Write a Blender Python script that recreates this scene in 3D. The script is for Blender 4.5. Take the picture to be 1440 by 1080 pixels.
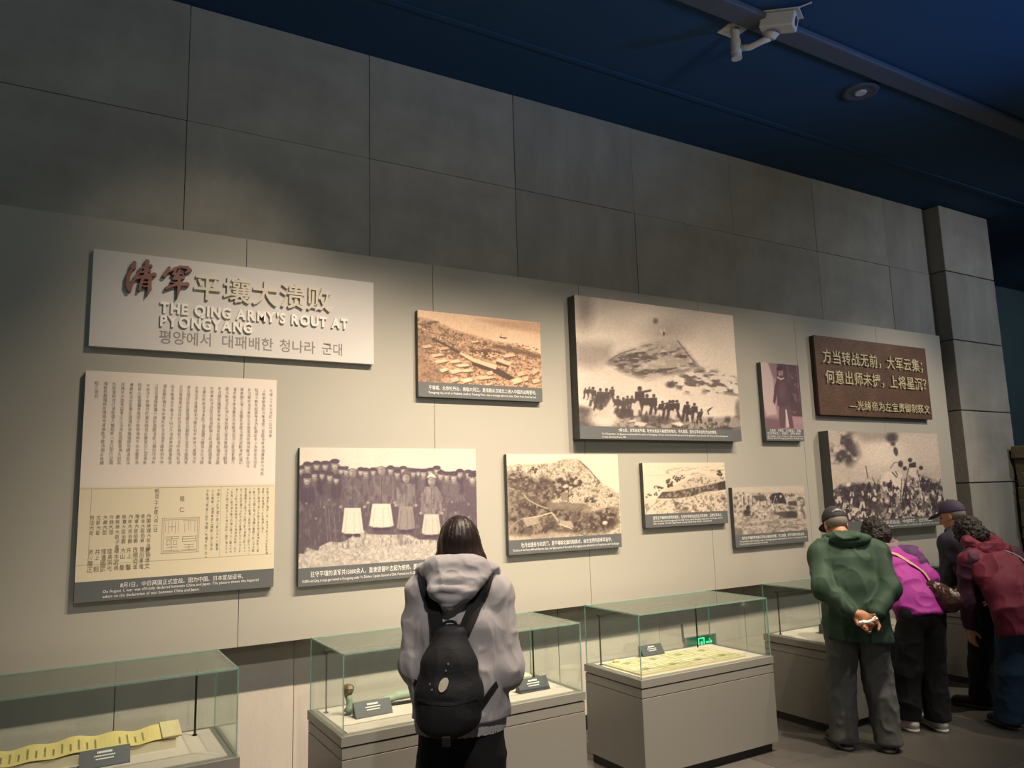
import bpy, bmesh, math, random
import numpy as np
from mathutils import Matrix, Vector

random.seed(7)
rng = np.random.default_rng(11)
SC = bpy.context.scene
COL = SC.collection
for _o in list(bpy.data.objects):
    bpy.data.objects.remove(_o)


def lin(r, g, b):
    f = lambda c: (c / 255 / 12.92) if c / 255 <= 0.04045 else ((c / 255 + 0.055) / 1.055) ** 2.4
    return (f(r), f(g), f(b))


# ------------------------------------------------------------------ camera, world, lights, exposure
# world: X runs right along the exhibit wall, Y runs into the wall, Z up; the camera stands at the origin
FWD = Vector((0.50498941, 0.85096154, 0.14439582))
RGT = Vector((0.86172482, -0.50659169, -0.02819929))
UPV = Vector((-0.04915321, -0.1386698, 0.98911812))
cd = bpy.data.cameras.new('camera')
cd.sensor_width = 36.0
cd.lens = 1073.28 / 1440 * 36
cd.clip_start = 0.05
cam = bpy.data.objects.new('camera', cd)
COL.objects.link(cam)
cam.matrix_world = Matrix(((RGT.x, UPV.x, -FWD.x, 0), (RGT.y, UPV.y, -FWD.y, 0), (RGT.z, UPV.z, -FWD.z, 1.75), (0, 0, 0, 1)))
SC.camera = cam

wd = bpy.data.worlds.new('hall_ambient')
SC.world = wd
wd.use_nodes = True
wd.node_tree.nodes['Background'].inputs[0].default_value = (0.66, 0.66, 0.62, 1)
wd.node_tree.nodes['Background'].inputs[1].default_value = 0.13

SC.view_settings.view_transform = 'Standard'
SC.view_settings.look = 'None'
SC.view_settings.exposure = 0.10
SC.view_settings.gamma = 1.0
SC.view_settings.use_curve_mapping = False
SC.cycles.transparent_max_bounces = 32
SC.cycles.max_bounces = 8
SC.cycles.sample_clamp_indirect = 4.0


def spot(name, loc, aim, power, size, blend=0.6, col=(1.0, 0.80, 0.56), rad=0.05):
    l = bpy.data.lights.new(name, 'SPOT')
    l.energy = power
    l.color = col
    l.spot_size = math.radians(size)
    l.spot_blend = blend
    l.shadow_soft_size = rad
    o = bpy.data.objects.new(name, l)
    COL.objects.link(o)
    o.location = loc
    o.rotation_euler = (Vector(aim) - Vector(loc)).to_track_quat('-Z', 'Y').to_euler()
    return o


# warm track spots above and behind the visitors, aimed at the exhibit wall
TRK = 2.25
WARM = (1.0, 0.82, 0.62)
spot('track_spot', (1.5, TRK, 4.75), (0.75, 4.75, 3.22), 80, 32, 1.0, WARM)
for lx, ly, ax_, az_, pw in ((1.7, TRK, 0.95, 0.8, 430), (2.4, TRK, 1.7, 0.5, 680), (3.3, TRK, 2.6, 0.45, 790), (4.3, TRK, 3.5, 0.5, 760), (5.3, 2.1, 4.4, 0.7, 420), (6.2, 2.0, 5.4, 0.9, 350)):
    spot('track_spot', (lx, ly, 4.75), (ax_, 4.75, az_), pw, 62, 1.0, WARM)
spot('track_spot', (8.2, 1.9, 4.75), (7.2, 4.75, 1.2), 540, 60, 1.0, WARM)
spot('track_spot', (7.4, 1.9, 4.75), (9.6, 4.6, 1.4), 170, 50, 1.0, WARM)  # extra unseen fill, added to brighten the brick wall and lower pilaster
# hall spots behind the visitors
spot('hall_spot', (0.5, -0.6, 4.8), (1.6, 3.3, 1.0), 430, 50, 1.0, (1.0, 0.92, 0.82), 0.08)
spot('hall_spot', (4.4, 0.2, 4.8), (5.4, 3.4, 0.8), 190, 62, 1.0, (1.0, 0.92, 0.82), 0.08)
# cool lamps: a blue wash over the ceiling and a pale flood over the upper wall
spot('blue_ceiling_wash', (8.0, -0.6, 3.0), (5.7, 1.2, 4.97), 520, 66, 1.0, (0.10, 0.40, 1.0), 0.3)
spot('cool_wall_wash', (-1.5, 0.6, 4.7), (-0.6, 4.95, 3.4), 45, 80, 1.0, (0.66, 0.90, 1.0), 0.2)
spot('cool_wall_wash', (9.6, 0.6, 4.6), (8.9, 4.8, 2.8), 240, 84, 1.0, (0.80, 0.88, 1.0), 0.2)  # unseen, aimed and strengthened as added light for the dark pilaster
spot('far_wall_fill', (13.0, 2.5, 4.6), (13.5, 6.5, 3.0), 120, 100, 1.0, (0.75, 0.92, 1.0), 0.2)  # unseen fill added so the far wall does not go black
# a broad unseen fill added to lift the upper concrete
spot('upper_wall_fill', (3.5, -1.5, 3.2), (3.6, 4.95, 4.2), 215, 90, 1.0, (1.0, 0.92, 0.76), 0.4)


# ------------------------------------------------------------------ materials
def mat(name, col, rough=0.6, metal=0.0, var=0.0, vscale=8.0, bump=0.0, bscale=60.0, stretch=(1, 1, 1), spec=0.5, emit=None, estr=0.0, sheen=0.0):
    m = bpy.data.materials.new(name)
    m.use_nodes = True
    nt = m.node_tree
    p = nt.nodes['Principled BSDF']
    p.inputs['Base Color'].default_value = (*col, 1)
    p.inputs['Roughness'].default_value = rough
    p.inputs['Metallic'].default_value = metal
    p.inputs['Specular IOR Level'].default_value = spec
    if sheen:
        p.inputs['Sheen Weight'].default_value = sheen
    if emit:
        p.inputs['Emission Color'].default_value = (*emit, 1)
        p.inputs['Emission Strength'].default_value = estr
    if var or bump:
        tc = nt.nodes.new('ShaderNodeTexCoord')
        mp = nt.nodes.new('ShaderNodeMapping')
        mp.inputs['Scale'].default_value = stretch
        nt.links.new(tc.outputs['Object'], mp.inputs['Vector'])
    if var:
        n = nt.nodes.new('ShaderNodeTexNoise')
        n.inputs['Scale'].default_value = vscale
        n.inputs['Detail'].default_value = 6
        n.inputs['Roughness'].default_value = 0.62
        nt.links.new(mp.outputs[0], n.inputs['Vector'])
        mx = nt.nodes.new('ShaderNodeMix')
        mx.data_type = 'RGBA'
        mx.inputs[6].default_value = (*[c * (1 - var) for c in col], 1)
        mx.inputs[7].default_value = (*[min(1, c * (1 + var)) for c in col], 1)
        nt.links.new(n.outputs['Fac'], mx.inputs[0])
        nt.links.new(mx.outputs[2], p.inputs['Base Color'])
    if bump:
        n2 = nt.nodes.new('ShaderNodeTexNoise')
        n2.inputs['Scale'].default_value = bscale
        n2.inputs['Detail'].default_value = 4
        nt.links.new(mp.outputs[0], n2.inputs['Vector'])
        b = nt.nodes.new('ShaderNodeBump')
        b.inputs['Strength'].default_value = bump
        b.inputs['Distance'].default_value = 0.01
        nt.links.new(n2.outputs['Fac'], b.inputs['Height'])
        nt.links.new(b.outputs[0], p.inputs['Normal'])
    return m


M = {}
M['panel'] = mat('painted_panel', (0.345, 0.33, 0.285), 0.55, var=0.03, vscale=1.5)
M['concrete'] = mat('concrete', (0.29, 0.275, 0.235), 0.8, var=0.4, vscale=2.3, bump=0.25, bscale=40)
M['concrete_b'] = mat('concrete_streaked', (0.27, 0.257, 0.222), 0.8, var=0.45, vscale=1.7, stretch=(2.2, 1, 0.6), bump=0.25, bscale=40)
M['concrete_c'] = mat('concrete_mottled', (0.305, 0.288, 0.247), 0.8, var=0.4, vscale=3.1, bump=0.25, bscale=40)
M['plaster'] = mat('pale_plaster', (0.46, 0.42, 0.37), 0.8, var=0.14, vscale=2.6, stretch=(2.5, 1, 0.7), bump=0.15, bscale=40)
M['joint'] = mat('dark_joint', (0.09, 0.088, 0.085), 0.9)
M['core'] = mat('wall_core', (0.10, 0.10, 0.10), 0.9)
M['ceiling'] = mat('ceiling_paint', (0.007, 0.046, 0.12), 0.85, var=0.15, vscale=1.2)
M['tile_a'] = mat('floor_stone_a', (0.092, 0.087, 0.077), 0.42, var=0.3, vscale=3.0, bump=0.05, bscale=30)
M['tile_b'] = mat('floor_stone_b', (0.08, 0.076, 0.069), 0.42, var=0.3, vscale=2.4, bump=0.05, bscale=30)
M['tile_c'] = mat('floor_stone_c', (0.104, 0.098, 0.088), 0.42, var=0.3, vscale=3.6, bump=0.05, bscale=30)
M['recess'] = mat('teal_wall', (0.05, 0.085, 0.10), 0.85, var=0.3, vscale=1.5)
M['beam'] = mat('beam_paint', (0.06, 0.075, 0.11), 0.6, var=0.15, vscale=4)
M['case'] = mat('case_lacquer', (0.205, 0.20, 0.18), 0.38, var=0.03, vscale=2)
M['plinth'] = mat('plinth_black', (0.012, 0.012, 0.012), 0.5)
M['deck'] = mat('deck_fabric', (0.55, 0.49, 0.44), 0.9, var=0.04, vscale=20)
M['rod'] = mat('rod_black', (0.03, 0.03, 0.03), 0.35, metal=0.6)
M['caption'] = mat('caption_grey', (0.098, 0.105, 0.108), 0.5)
M['edge'] = mat('board_edge', (0.09, 0.095, 0.095), 0.55)
M['capwhite'] = mat('caption_lettering', (0.80, 0.79, 0.75), 0.5)
M['boardwhite'] = mat('title_board', (0.56, 0.535, 0.515), 0.45)
M['redletter'] = mat('carved_letter', (0.21, 0.085, 0.07), 0.55, var=0.25, vscale=30)
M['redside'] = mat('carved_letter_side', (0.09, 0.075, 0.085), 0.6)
M['gold'] = mat('cream_letter', (0.60, 0.55, 0.44), 0.45)
M['whiteletter'] = mat('white_letter', (0.80, 0.77, 0.72), 0.35)
M['greyletter'] = mat('grey_letter', (0.22, 0.19, 0.18), 0.6)
M['paper'] = mat('paper_white', (0.66, 0.585, 0.52), 0.6, var=0.02, vscale=3)
M['oldpaper'] = mat('paper_yellow', (0.60, 0.53, 0.385), 0.6, var=0.03, vscale=3)
M['ink'] = mat('ink', (0.20, 0.165, 0.115), 0.7)
M['inkmid'] = mat('faded_ink', (0.30, 0.265, 0.225), 0.7)
M['inkpale'] = mat('pale_ink', (0.40, 0.34, 0.25), 0.7)
M['bronze'] = mat('plaque_bronze', (0.105, 0.058, 0.036), 0.5, metal=0.35, var=0.55, vscale=5, bump=0.3, bscale=50)
M['bronze_side'] = mat('plaque_side', (0.035, 0.026, 0.022), 0.6, metal=0.2)
M['plaqueletter'] = mat('plaque_letter', (0.50, 0.44, 0.29), 0.45, metal=0.15)
M['label'] = mat('label_dark', (0.055, 0.06, 0.072), 0.45)
M['scroll'] = mat('scroll_paper', (0.66, 0.55, 0.22), 0.7, var=0.08, vscale=12)
M['note'] = mat('note_paper', (0.60, 0.52, 0.31), 0.7, var=0.06, vscale=14)
M['noteink'] = mat('note_ink', (0.27, 0.26, 0.14), 0.7)
M['note_alt'] = mat('note_paper_greenish', (0.52, 0.50, 0.30), 0.7, var=0.06, vscale=14)
M['jade'] = mat('verdigris', (0.26, 0.33, 0.25), 0.6, var=0.4, vscale=22)
M['antique'] = mat('antique_brass', (0.20, 0.15, 0.09), 0.45, metal=0.5, var=0.3, vscale=30)
M['cream'] = mat('cream_stone', (0.66, 0.62, 0.48), 0.5)
M['cctv'] = mat('cctv_white', (0.50, 0.50, 0.50), 0.5)
M['cctv_dark'] = mat('cctv_dark', (0.04, 0.04, 0.05), 0.2)
M['steel'] = mat('brushed_steel', (0.42, 0.42, 0.43), 0.35, metal=0.7)
M['exit_face'] = mat('exit_face', (0.01, 0.07, 0.04), 0.3, emit=(0.0, 0.25, 0.12), estr=0.25)
M['exit_glow'] = mat('exit_glow', (0.1, 0.9, 0.4), 0.4, emit=(0.02, 0.85, 0.28), estr=1.6)
M['brick_a'] = mat('ruin_brick_a', (0.16, 0.13, 0.08), 0.9, var=0.5, vscale=9, bump=0.9, bscale=25)
M['brick_b'] = mat('ruin_brick_b', (0.13, 0.11, 0.07), 0.9, var=0.5, vscale=7, bump=0.9, bscale=25)
M['mortar'] = mat('ruin_core', (0.03, 0.026, 0.02), 0.95)


def glass_mat(name, tint):
    m = bpy.data.materials.new(name)
    m.use_nodes = True
    nt = m.node_tree
    nt.nodes.clear()
    out = nt.nodes.new('ShaderNodeOutputMaterial')
    tr = nt.nodes.new('ShaderNodeBsdfTransparent')
    tr.inputs[0].default_value = (*tint, 1)
    gl = nt.nodes.new('ShaderNodeBsdfGlossy')
    gl.inputs['Roughness'].default_value = 0.02
    gl.inputs['Color'].default_value = (0.92, 0.97, 0.94, 1)
    geo = nt.nodes.new('ShaderNodeNewGeometry')
    mp = nt.nodes.new('ShaderNodeMapRange')       # the same index of refraction seen from either face of a pane
    mp.inputs['To Min'].default_value = 1.5
    mp.inputs['To Max'].default_value = 1 / 1.5
    nt.links.new(geo.outputs['Backfacing'], mp.inputs['Value'])
    fr = nt.nodes.new('ShaderNodeFresnel')
    nt.links.new(mp.outputs[0], fr.inputs['IOR'])
    mx = nt.nodes.new('ShaderNodeMixShader')
    nt.links.new(fr.outputs[0], mx.inputs[0])
    nt.links.new(tr.outputs[0], mx.inputs[1])
    nt.links.new(gl.outputs[0], mx.inputs[2])
    nt.links.new(mx.outputs[0], out.inputs[0])
    return m


M['glass'] = glass_mat('pane_glass', (0.955, 0.982, 0.965))


def edge_mat():
    """the cut edge of a pane: green, half see-through"""
    m = bpy.data.materials.new('pane_edge_glass')
    m.use_nodes = True
    nt = m.node_tree
    p = nt.nodes['Principled BSDF']
    p.inputs['Base Color'].default_value = (0.20, 0.40, 0.33, 1)
    p.inputs['Roughness'].default_value = 0.15
    p.inputs['Alpha'].default_value = 0.55
    return m


M['glass_edge'] = edge_mat()


def print_mat(name):
    m = bpy.data.materials.new(name)
    m.use_nodes = True
    nt = m.node_tree
    a = nt.nodes.new('ShaderNodeVertexColor')
    a.layer_name = 'ink'
    nt.links.new(a.outputs[0], nt.nodes['Principled BSDF'].inputs['Base Color'])
    nt.nodes['Principled BSDF'].inputs['Roughness'].default_value = 0.5
    return m


M['print'] = print_mat('photo_print')


# ------------------------------------------------------------------ mesh helpers
def link(name, me, parent=None, material=None, local=False):
    """children are modelled in world metres; local=True keeps them in the parent's own frame (people)"""
    o = bpy.data.objects.new(name, me)
    COL.objects.link(o)
    if parent is not None:
        o.parent = parent
        if parent.parent is None and not local:
            o.matrix_parent_inverse = parent.matrix_basis.inverted()
    if material is not None:
        me.materials.clear()
        me.materials.append(M[material] if isinstance(material, str) else material)
    return o


def tag(o, label=None, cat=None, group=None, kind=None):
    if label:
        o['label'] = label
    if cat:
        o['category'] = cat
    if group:
        o['group'] = group
    if kind:
        o['kind'] = kind
    return o


def empty(name, loc, rz=0.0):
    o = bpy.data.objects.new(name, None)
    COL.objects.link(o)
    o.location = loc
    o.rotation_euler = (0, 0, rz)
    o.empty_display_size = 0.1
    return o


class MB:
    def __init__(s):
        s.v = []
        s.f = []

    def add(s, vs, fs):
        n = len(s.v)
        s.v += [tuple(p) for p in vs]
        s.f += [tuple(i + n for i in q) for q in fs]
        return s

    def box(s, x0, x1, y0, y1, z0, z1):
        return s.add([(x0, y0, z0), (x1, y0, z0), (x1, y1, z0), (x0, y1, z0), (x0, y0, z1), (x1, y0, z1), (x1, y1, z1), (x0, y1, z1)],
                     [(0, 3, 2, 1), (4, 5, 6, 7), (0, 1, 5, 4), (1, 2, 6, 5), (2, 3, 7, 6), (3, 0, 4, 7)])

    def tube(s, pts, r, n=10, cap=True):
        pts = [Vector(p) for p in pts]
        rr = r if isinstance(r, (list, tuple)) else [r] * len(pts)
        ref = None
        rings = []
        for i, p in enumerate(pts):
            t = (pts[min(i + 1, len(pts) - 1)] - pts[max(i - 1, 0)]).normalized()
            if ref is None:
                ref = t.orthogonal().normalized()
            a = (ref - t * ref.dot(t)).normalized()
            ref = a
            b = t.cross(a)
            rings.append([p + (a * math.cos(2 * math.pi * k / n) + b * math.sin(2 * math.pi * k / n)) * rr[i] for k in range(n)])
        base = len(s.v)
        for q in rings:
            s.v += [tuple(p) for p in q]
        for i in range(len(pts) - 1):
            for k in range(n):
                s.f.append((base + i * n + k, base + i * n + (k + 1) % n, base + (i + 1) * n + (k + 1) % n, base + (i + 1) * n + k))
        if cap:
            s.f.append(tuple(base + k for k in range(n))[::-1])
            s.f.append(tuple(base + (len(pts) - 1) * n + k for k in range(n)))
        return s

    def prism(s, poly, d0, d1, axis='y'):
        n = len(poly)
        f = (lambda a, b, d: (a, d, b)) if axis == 'y' else (lambda a, b, d: (d, a, b)) if axis == 'x' else (lambda a, b, d: (a, b, d))
        vs = [f(a, b, d0) for a, b in poly] + [f(a, b, d1) for a, b in poly]
        fs = [tuple(range(n))[::-1], tuple(range(n, 2 * n))] + [(i, (i + 1) % n, n + (i + 1) % n, n + i) for i in range(n)]
        return s.add(vs, fs)

    def mesh(s, name, bev=0.0, smooth=False, seg=2):
        me = bpy.data.meshes.new(name)
        me.from_pydata(s.v, [], s.f)
        bm = bmesh.new()
        bm.from_mesh(me)
        bmesh.ops.recalc_face_normals(bm, faces=bm.faces)
        if bev:
            bmesh.ops.bevel(bm, geom=list(bm.edges), offset=bev, segments=seg, affect='EDGES', profile=0.5)
        bm.to_mesh(me)
        bm.free()
        if smooth:
            me.shade_smooth()
        return me

    def build(s, name, material, parent=None, bev=0.0, smooth=False):
        return link(name, s.mesh(name, bev, smooth), parent, material)


# ------------------------------------------------------------------ lettering
_gl = {}


def glyph(ch, res=3, off=0.0):
    key = (ch, res, off)
    if key not in _gl:
        c = bpy.data.curves.new('g', 'FONT')
        c.body = ch
        c.resolution_u = res
        c.offset = off
        o = bpy.data.objects.new('g', c)
        COL.objects.link(o)
        e = o.evaluated_get(bpy.context.evaluated_depsgraph_get())
        m = e.to_mesh()
        v = np.array([tuple(p.co) for p in m.vertices], dtype=float).reshape(-1, 3)
        f = [tuple(p.vertices) for p in m.polygons]
        e.to_mesh_clear()
        bpy.data.objects.remove(o)
        bpy.data.curves.remove(c)
        _gl[key] = (v, f)
    return _gl[key]


def glyphs(chars, res=3, off=0.0):
    """evaluate many glyphs with one depsgraph update"""
    todo = [ch for ch in dict.fromkeys(chars) if (ch, res, off) not in _gl and not ch.isspace()]
    obs = []
    for ch in todo:
        c = bpy.data.curves.new('g', 'FONT')
        c.body = ch
        c.resolution_u = res
        c.offset = off
        o = bpy.data.objects.new('g', c)
        COL.objects.link(o)
        obs.append((ch, o, c))
    dg = bpy.context.evaluated_depsgraph_get()
    for ch, o, c in obs:
        e = o.evaluated_get(dg)
        m = e.to_mesh()
        v = np.array([tuple(p.co) for p in m.vertices], dtype=float).reshape(-1, 3)
        _gl[(ch, res, off)] = (v, [tuple(p.vertices) for p in m.polygons])
        e.to_mesh_clear()
    for ch, o, c in obs:
        bpy.data.objects.remove(o)
        bpy.data.curves.remove(c)


def advance(ch):
    if ch == ' ':
        return 0.30
    if ord(ch) > 0x2E80:
        return 1.0
    v, f = _gl[(ch, _RES, _OFF)]
    return (v[:, 0].max() + min(max(v[:, 0].min(), 0.03), 0.12)) if len(v) else 0.3


_RES, _OFF = 2, 0.0


def text_mesh(name, string, x0, x1, zb, size, y, res=2, off=0.0, depth=0.0, track=0.0):
    """a line of print from x0 to x1 (metres, on the plane y), baseline zb, em size; stretched in x to fit"""
    global _RES, _OFF
    _RES, _OFF = res, off
    glyphs(string, res, off)
    vs, fs, pen, n = [], [], 0.0, 0
    for ch in string:
        if not ch.isspace():
            v, f = _gl[(ch, res, off)]
            if len(v):
                w = v.copy()
                w[:, 0] += pen
                vs.append(w)
                fs += [tuple(i + n for i in q) for q in f]
                n += len(v)
        pen += advance(ch) + track
    v = np.concatenate(vs)
    lo, hi = v[:, 0].min(), v[:, 0].max()
    X = x0 + (v[:, 0] - lo) / (hi - lo) * (x1 - x0)
    P = np.stack([X, np.full(len(X), y), zb + v[:, 1] * size], 1)
    me = bpy.data.meshes.new(name)
    me.from_pydata(P.tolist(), [], fs)
    return me


def letter(name, ch, x, zb, w, size, y0, y1, material, parent, res=4, off=0.0, rough=0.0, shear=0.0, side=None, fit=None):
    """one raised character: em box at (x, zb) scaled w by size, extruded from y0 (board) to y1 (front)"""
    v, f = glyph(ch, res, off)
    P = v.copy()
    if rough:
        P[:, 0] += rough * np.sin(P[:, 1] * 19 + P[:, 0] * 7)
        P[:, 1] += rough * np.sin(P[:, 0] * 17 + 1.3)
    P[:, 1] += shear * P[:, 0]
    n = len(P)
    bm = bmesh.new()
    fr = [bm.verts.new((x + p[0] * w, y1, zb + p[1] * size)) for p in P]
    for q in f:
        try:
            bm.faces.new([fr[i] for i in q])
        except ValueError:
            pass
    bmesh.ops.remove_doubles(bm, verts=bm.verts, dist=1e-5)
    bound = [e for e in bm.edges if len(e.link_faces) == 1]
    r = bmesh.ops.extrude_edge_only(bm, edges=bound)
    for g in r['geom']:
        if isinstance(g, bmesh.types.BMVert):
            g.co.y = y0
    if side:
        for g in r['geom']:
            if isinstance(g, bmesh.types.BMFace):
                g.material_index = 1
    me = bpy.data.meshes.new(name)
    bm.to_mesh(me)
    bm.free()
    o = link(name, me, parent, material)
    if side:
        me.materials.append(M[side])
    return o


# ------------------------------------------------------------------ the room
CEIL = 4.97
WY = 4.95          # concrete wall face
PY = 4.75          # face of the display backdrop


def panel_mesh(w, h, d, bev=0.004):
    return MB().box(0, w, 0, d, 0, h).mesh('panel', bev, seg=1)


def structure(name, mb, material, bev=0.0):
    o = mb.build(name, material, None, bev)
    o['kind'] = 'structure'
    return o


floor = structure('floor', MB().box(-6, 20, -6, 7, -0.06, -0.006), 'joint')
TS = 0.8
tile_me = {}
for k in 'abc':
    me = MB().box(0.002, TS - 0.002, 0.002, TS - 0.002, -0.0058, 0).mesh('tile', 0.0015, seg=1)
    me.materials.append(M['tile_' + k])
    tile_me[k] = me
for i in range(14):
    for j in range(10):
        x, y = -1.6 + i * TS, -2.8 + j * TS
        if x > 0.5 * y - 1.6:
            o = link('tile', random.choice(list(tile_me.values())), floor)
            o.location = (x, y, 0)
rest = MB()
for i in range(-6, 24):
    for j in range(-5, 12):
        x, y = -1.6 + i * TS, -2.8 + j * TS
        inside = 0 <= i < 14 and 0 <= j < 10 and x > 0.5 * y - 1.6
        if not inside and -5.5 < x < 18.8 and -5.9 < y < 6.1:
            rest.box(x + 0.002, x + TS - 0.002, y + 0.002, y + TS - 0.002, -0.0058, 0)
o = rest.build('far_tiling', 'tile_a', floor)
o['kind'] = 'stuff'

structure('ceiling', MB().box(-6, 20, -6, 7, CEIL, CEIL + 0.12), 'ceiling')
wall = structure('wall_exhibit', MB().box(-6, 9.71, WY + 0.024, WY + 0.3, 0, CEIL), 'joint')
ROWZ = [0.10, 0.93, 1.74, 2.55, 3.36, 4.17, CEIL]
SX = [-6.0] + [0.59 + 1.216 * i for i in range(-4, 7)] + [8.68]
cm = ['concrete', 'concrete_b', 'concrete_c']
k = 0
for r in range(6):
    if r in (1, 2, 3):        # covered by the display backdrop, left plain
        continue
    XS = SX if r else [-6.0] + [-4.6 + 0.985 * i for i in range(14)] + [8.68]
    for c in range(len(XS) - 1):
        w = XS[c + 1] - XS[c]
        o = link('concrete_panel', MB().box(0, w - 0.0035, 0, 0.024, 0, ROWZ[r + 1] - ROWZ[r] - 0.003).mesh('concrete_panel', 0.002, seg=1), wall, cm[(c * 2 + r * 3 + (c // 3)) % 3] if r else 'plaster')
        o.location = (XS[c], WY - (0.0 if (c + r) % 3 else 0.003), ROWZ[r])
MB().box(-0.36, 9.7, WY - 0.002, WY + 0.024, 0.93, 3.36).build('wall_core', 'core', wall)
tr = structure('baseboard_exhibit', MB().box(-6, 8.68, WY - 0.012, WY + 0.02, 0.0, 0.10), 'plinth')
# pilaster at the right end with four visible blocks
pil = structure('wall_pilaster', MB().box(8.70, 9.69, 4.79, WY + 0.3, 0, CEIL), 'joint')
zz = [0.0, 0.94, 1.75, 2.56, 3.37, 4.18, CEIL]
for a in range(6):
    o = link('concrete_block', MB().box(0, 1.03, 0, 0.205, 0, zz[a + 1] - zz[a] - 0.012).mesh('concrete_block', 0.004, seg=1), pil, cm[a % 3])
    o.location = (8.68, 4.77, zz[a])
structure('wall_far', MB().box(9.71, 20, 6.5, 6.7, 0, CEIL), 'recess')
structure('trim_1', MB().box(-6, 20, 4.28, 4.32, CEIL - 0.012, CEIL + 0.01), 'ceiling')

# display backdrop: painted panels standing off the concrete
bd = empty('display_backdrop', (4.0, PY, 0.93))
tag(bd, 'long grey-beige display backdrop behind the framed pictures', 'display wall')
bx = [-0.36, 0.932, 2.195, 3.452, 4.722, 5.966, 7.22, 8.37]
for a in range(7):
    MB().box(bx[a] + 0.0015, bx[a + 1] - 0.0015, PY, PY + 0.03, 0.93, 3.375).build('panel', 'panel', bd, 0.001)
MB().box(-0.35, 8.36, PY + 0.03, WY - 0.002, 0.94, 3.365).build('support_frame', 'edge', bd)

# ceiling trunking, loudspeaker and security camera
b = empty('ceiling_trunking', (6.0, 3.3, CEIL))
tag(b, 'grey cable trunking running along the blue ceiling', 'trunking')
MB().box(-6, 19.9, 3.20, 3.36, CEIL - 0.05, CEIL).build('duct', 'beam', b, 0.012)
for i in range(12):
    MB().tube([(2.6 + i * 0.62, 3.36, CEIL - 0.03), (2.6 + i * 0.62, 3.372, CEIL - 0.03)], 0.012, 8).build('clip', 'plinth', b)
sp = empty('ceiling_downlight', (5.53, 3.56, CEIL))
tag(sp, 'round recessed downlight disc in the dark blue ceiling', 'ceiling light')
m_ = MB()
prof = [(0.0, 0.02), (0.05, 0.02), (0.085, 0.008), (0.105, 0.022), (0.135, 0.024), (0.142, 0.012), (0.142, 0.0)]
NS = 32
for r_, d_ in prof:
    m_.v += [(5.53 + r_ * math.cos(2 * math.pi * q / NS), 3.56 + r_ * math.sin(2 * math.pi * q / NS), CEIL - d_) for q in range(NS)]
for a in range(len(prof) - 1):
    m_.f += [(a * NS + q, a * NS + (q + 1) % NS, (a + 1) * NS + (q + 1) % NS, (a + 1) * NS + q) for q in range(NS)]
m_.build('rim', 'beam', sp, smooth=True)
MB().tube([(5.53, 3.56, CEIL - 0.012), (5.53, 3.56, CEIL - 0.03)], [0.05, 0.042], 20).build('lens', 'cctv', sp)

CX, CY_ = 3.95, 3.40
cc = empty('security_camera', (CX, CY_, CEIL))
tag(cc, 'white security camera on a bracket hanging from the ceiling', 'camera')
MB().box(CX - 0.08, CX + 0.08, CY_ - 0.03, CY_ + 0.13, CEIL - 0.012, CEIL).build('mount_plate', 'cctv', cc, 0.002)
MB().tube([(CX, CY_ + 0.04, CEIL - 0.01), (CX, CY_ + 0.04, 4.85)], 0.030, 16).build('drop_pipe', 'cctv', cc)
MB().tube([(CX, CY_ + 0.04, 4.87), (CX, CY_ + 0.04, 4.775), (CX, CY_ + 0.04, 4.77), (CX, CY_ + 0.04, 4.735)], [0.036, 0.036, 0.033, 0.037], 16).build('pivot_sleeve', 'cctv', cc)
MB().tube([(CX + 0.01, CY_ + 0.03, 4.81), (CX + 0.06, CY_ - 0.03, 4.80), (CX + 0.10, CY_ - 0.11, 4.815), (CX + 0.125, CY_ - 0.15, 4.825)], [0.024, 0.022, 0.022, 0.026], 10).build('arm', 'cctv', cc, smooth=True)
MB().tube([(CX + 0.125, CY_ - 0.155, 4.81), (CX + 0.125, CY_ - 0.17, 4.845)], [0.030, 0.052], 14).build('tilt_joint', 'cctv', cc)
for nm, bx8, mt_, bv in (('housing', (-0.062, 0.062, -0.13, 0.10, -0.05, 0.05), 'cctv', 0.01), ('sun_shield', (-0.075, 0.075, -0.155, 0.115, 0.051, 0.059), 'cctv', 0.002)):
    hs = MB().box(*bx8).build(nm, mt_, cc, bv)
    hs.matrix_parent_inverse = Matrix()
    hs.location = (0.125, -0.215, -0.075)
    hs.rotation_euler = (math.radians(14), 0, math.radians(28))
ln = MB().tube([(0, -0.132, 0), (0, -0.129, 0)], 0.034, 16).build('lens', 'cctv_dark', cc)
ln.matrix_parent_inverse = Matrix()
ln.location = hs.location
ln.rotation_euler = hs.rotation_euler
MB().tube([(CX + 0.12, CY_ - 0.20, 4.93), (CX + 0.17, CY_ - 0.30, 4.95), (CX + 0.24, CY_ - 0.42, 4.963)], 0.006, 6).build('cable', 'cctv', cc)

# ruined brick wall standing before the pilaster's right edge
rw = empty('brick_wall_replica', (10.5, 4.6, 0))
tag(rw, 'rough brown brick ruin wall beside the concrete pilaster', 'brick wall')
MB().box(9.60, 11.4, 4.48, 4.70, 0, 2.08).build('core', 'mortar', rw)
bmesh_cache = []
for q in range(6):
    m_ = MB()
    L, Hh, Dp = 0.42, 0.147, 0.31
    j = lambda s: random.uniform(-s, s)
    P = [(x + j(.012), y + j(.012), z + j(.01)) for z in (0, Hh) for (x, y) in ((0, 0), (L / 2, -0.015), (L, 0), (L, Dp), (0, Dp))]
    m_.add(P, [(4, 3, 2, 1, 0), (5, 6, 7, 8, 9)] + [(i, (i + 1) % 5, 5 + (i + 1) % 5, 5 + i) for i in range(5)])
    me = m_.mesh('brick', 0.008, seg=1)
    me.materials.append(M['brick_a' if q % 2 else 'brick_b'])
    bmesh_cache.append(me)
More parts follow.
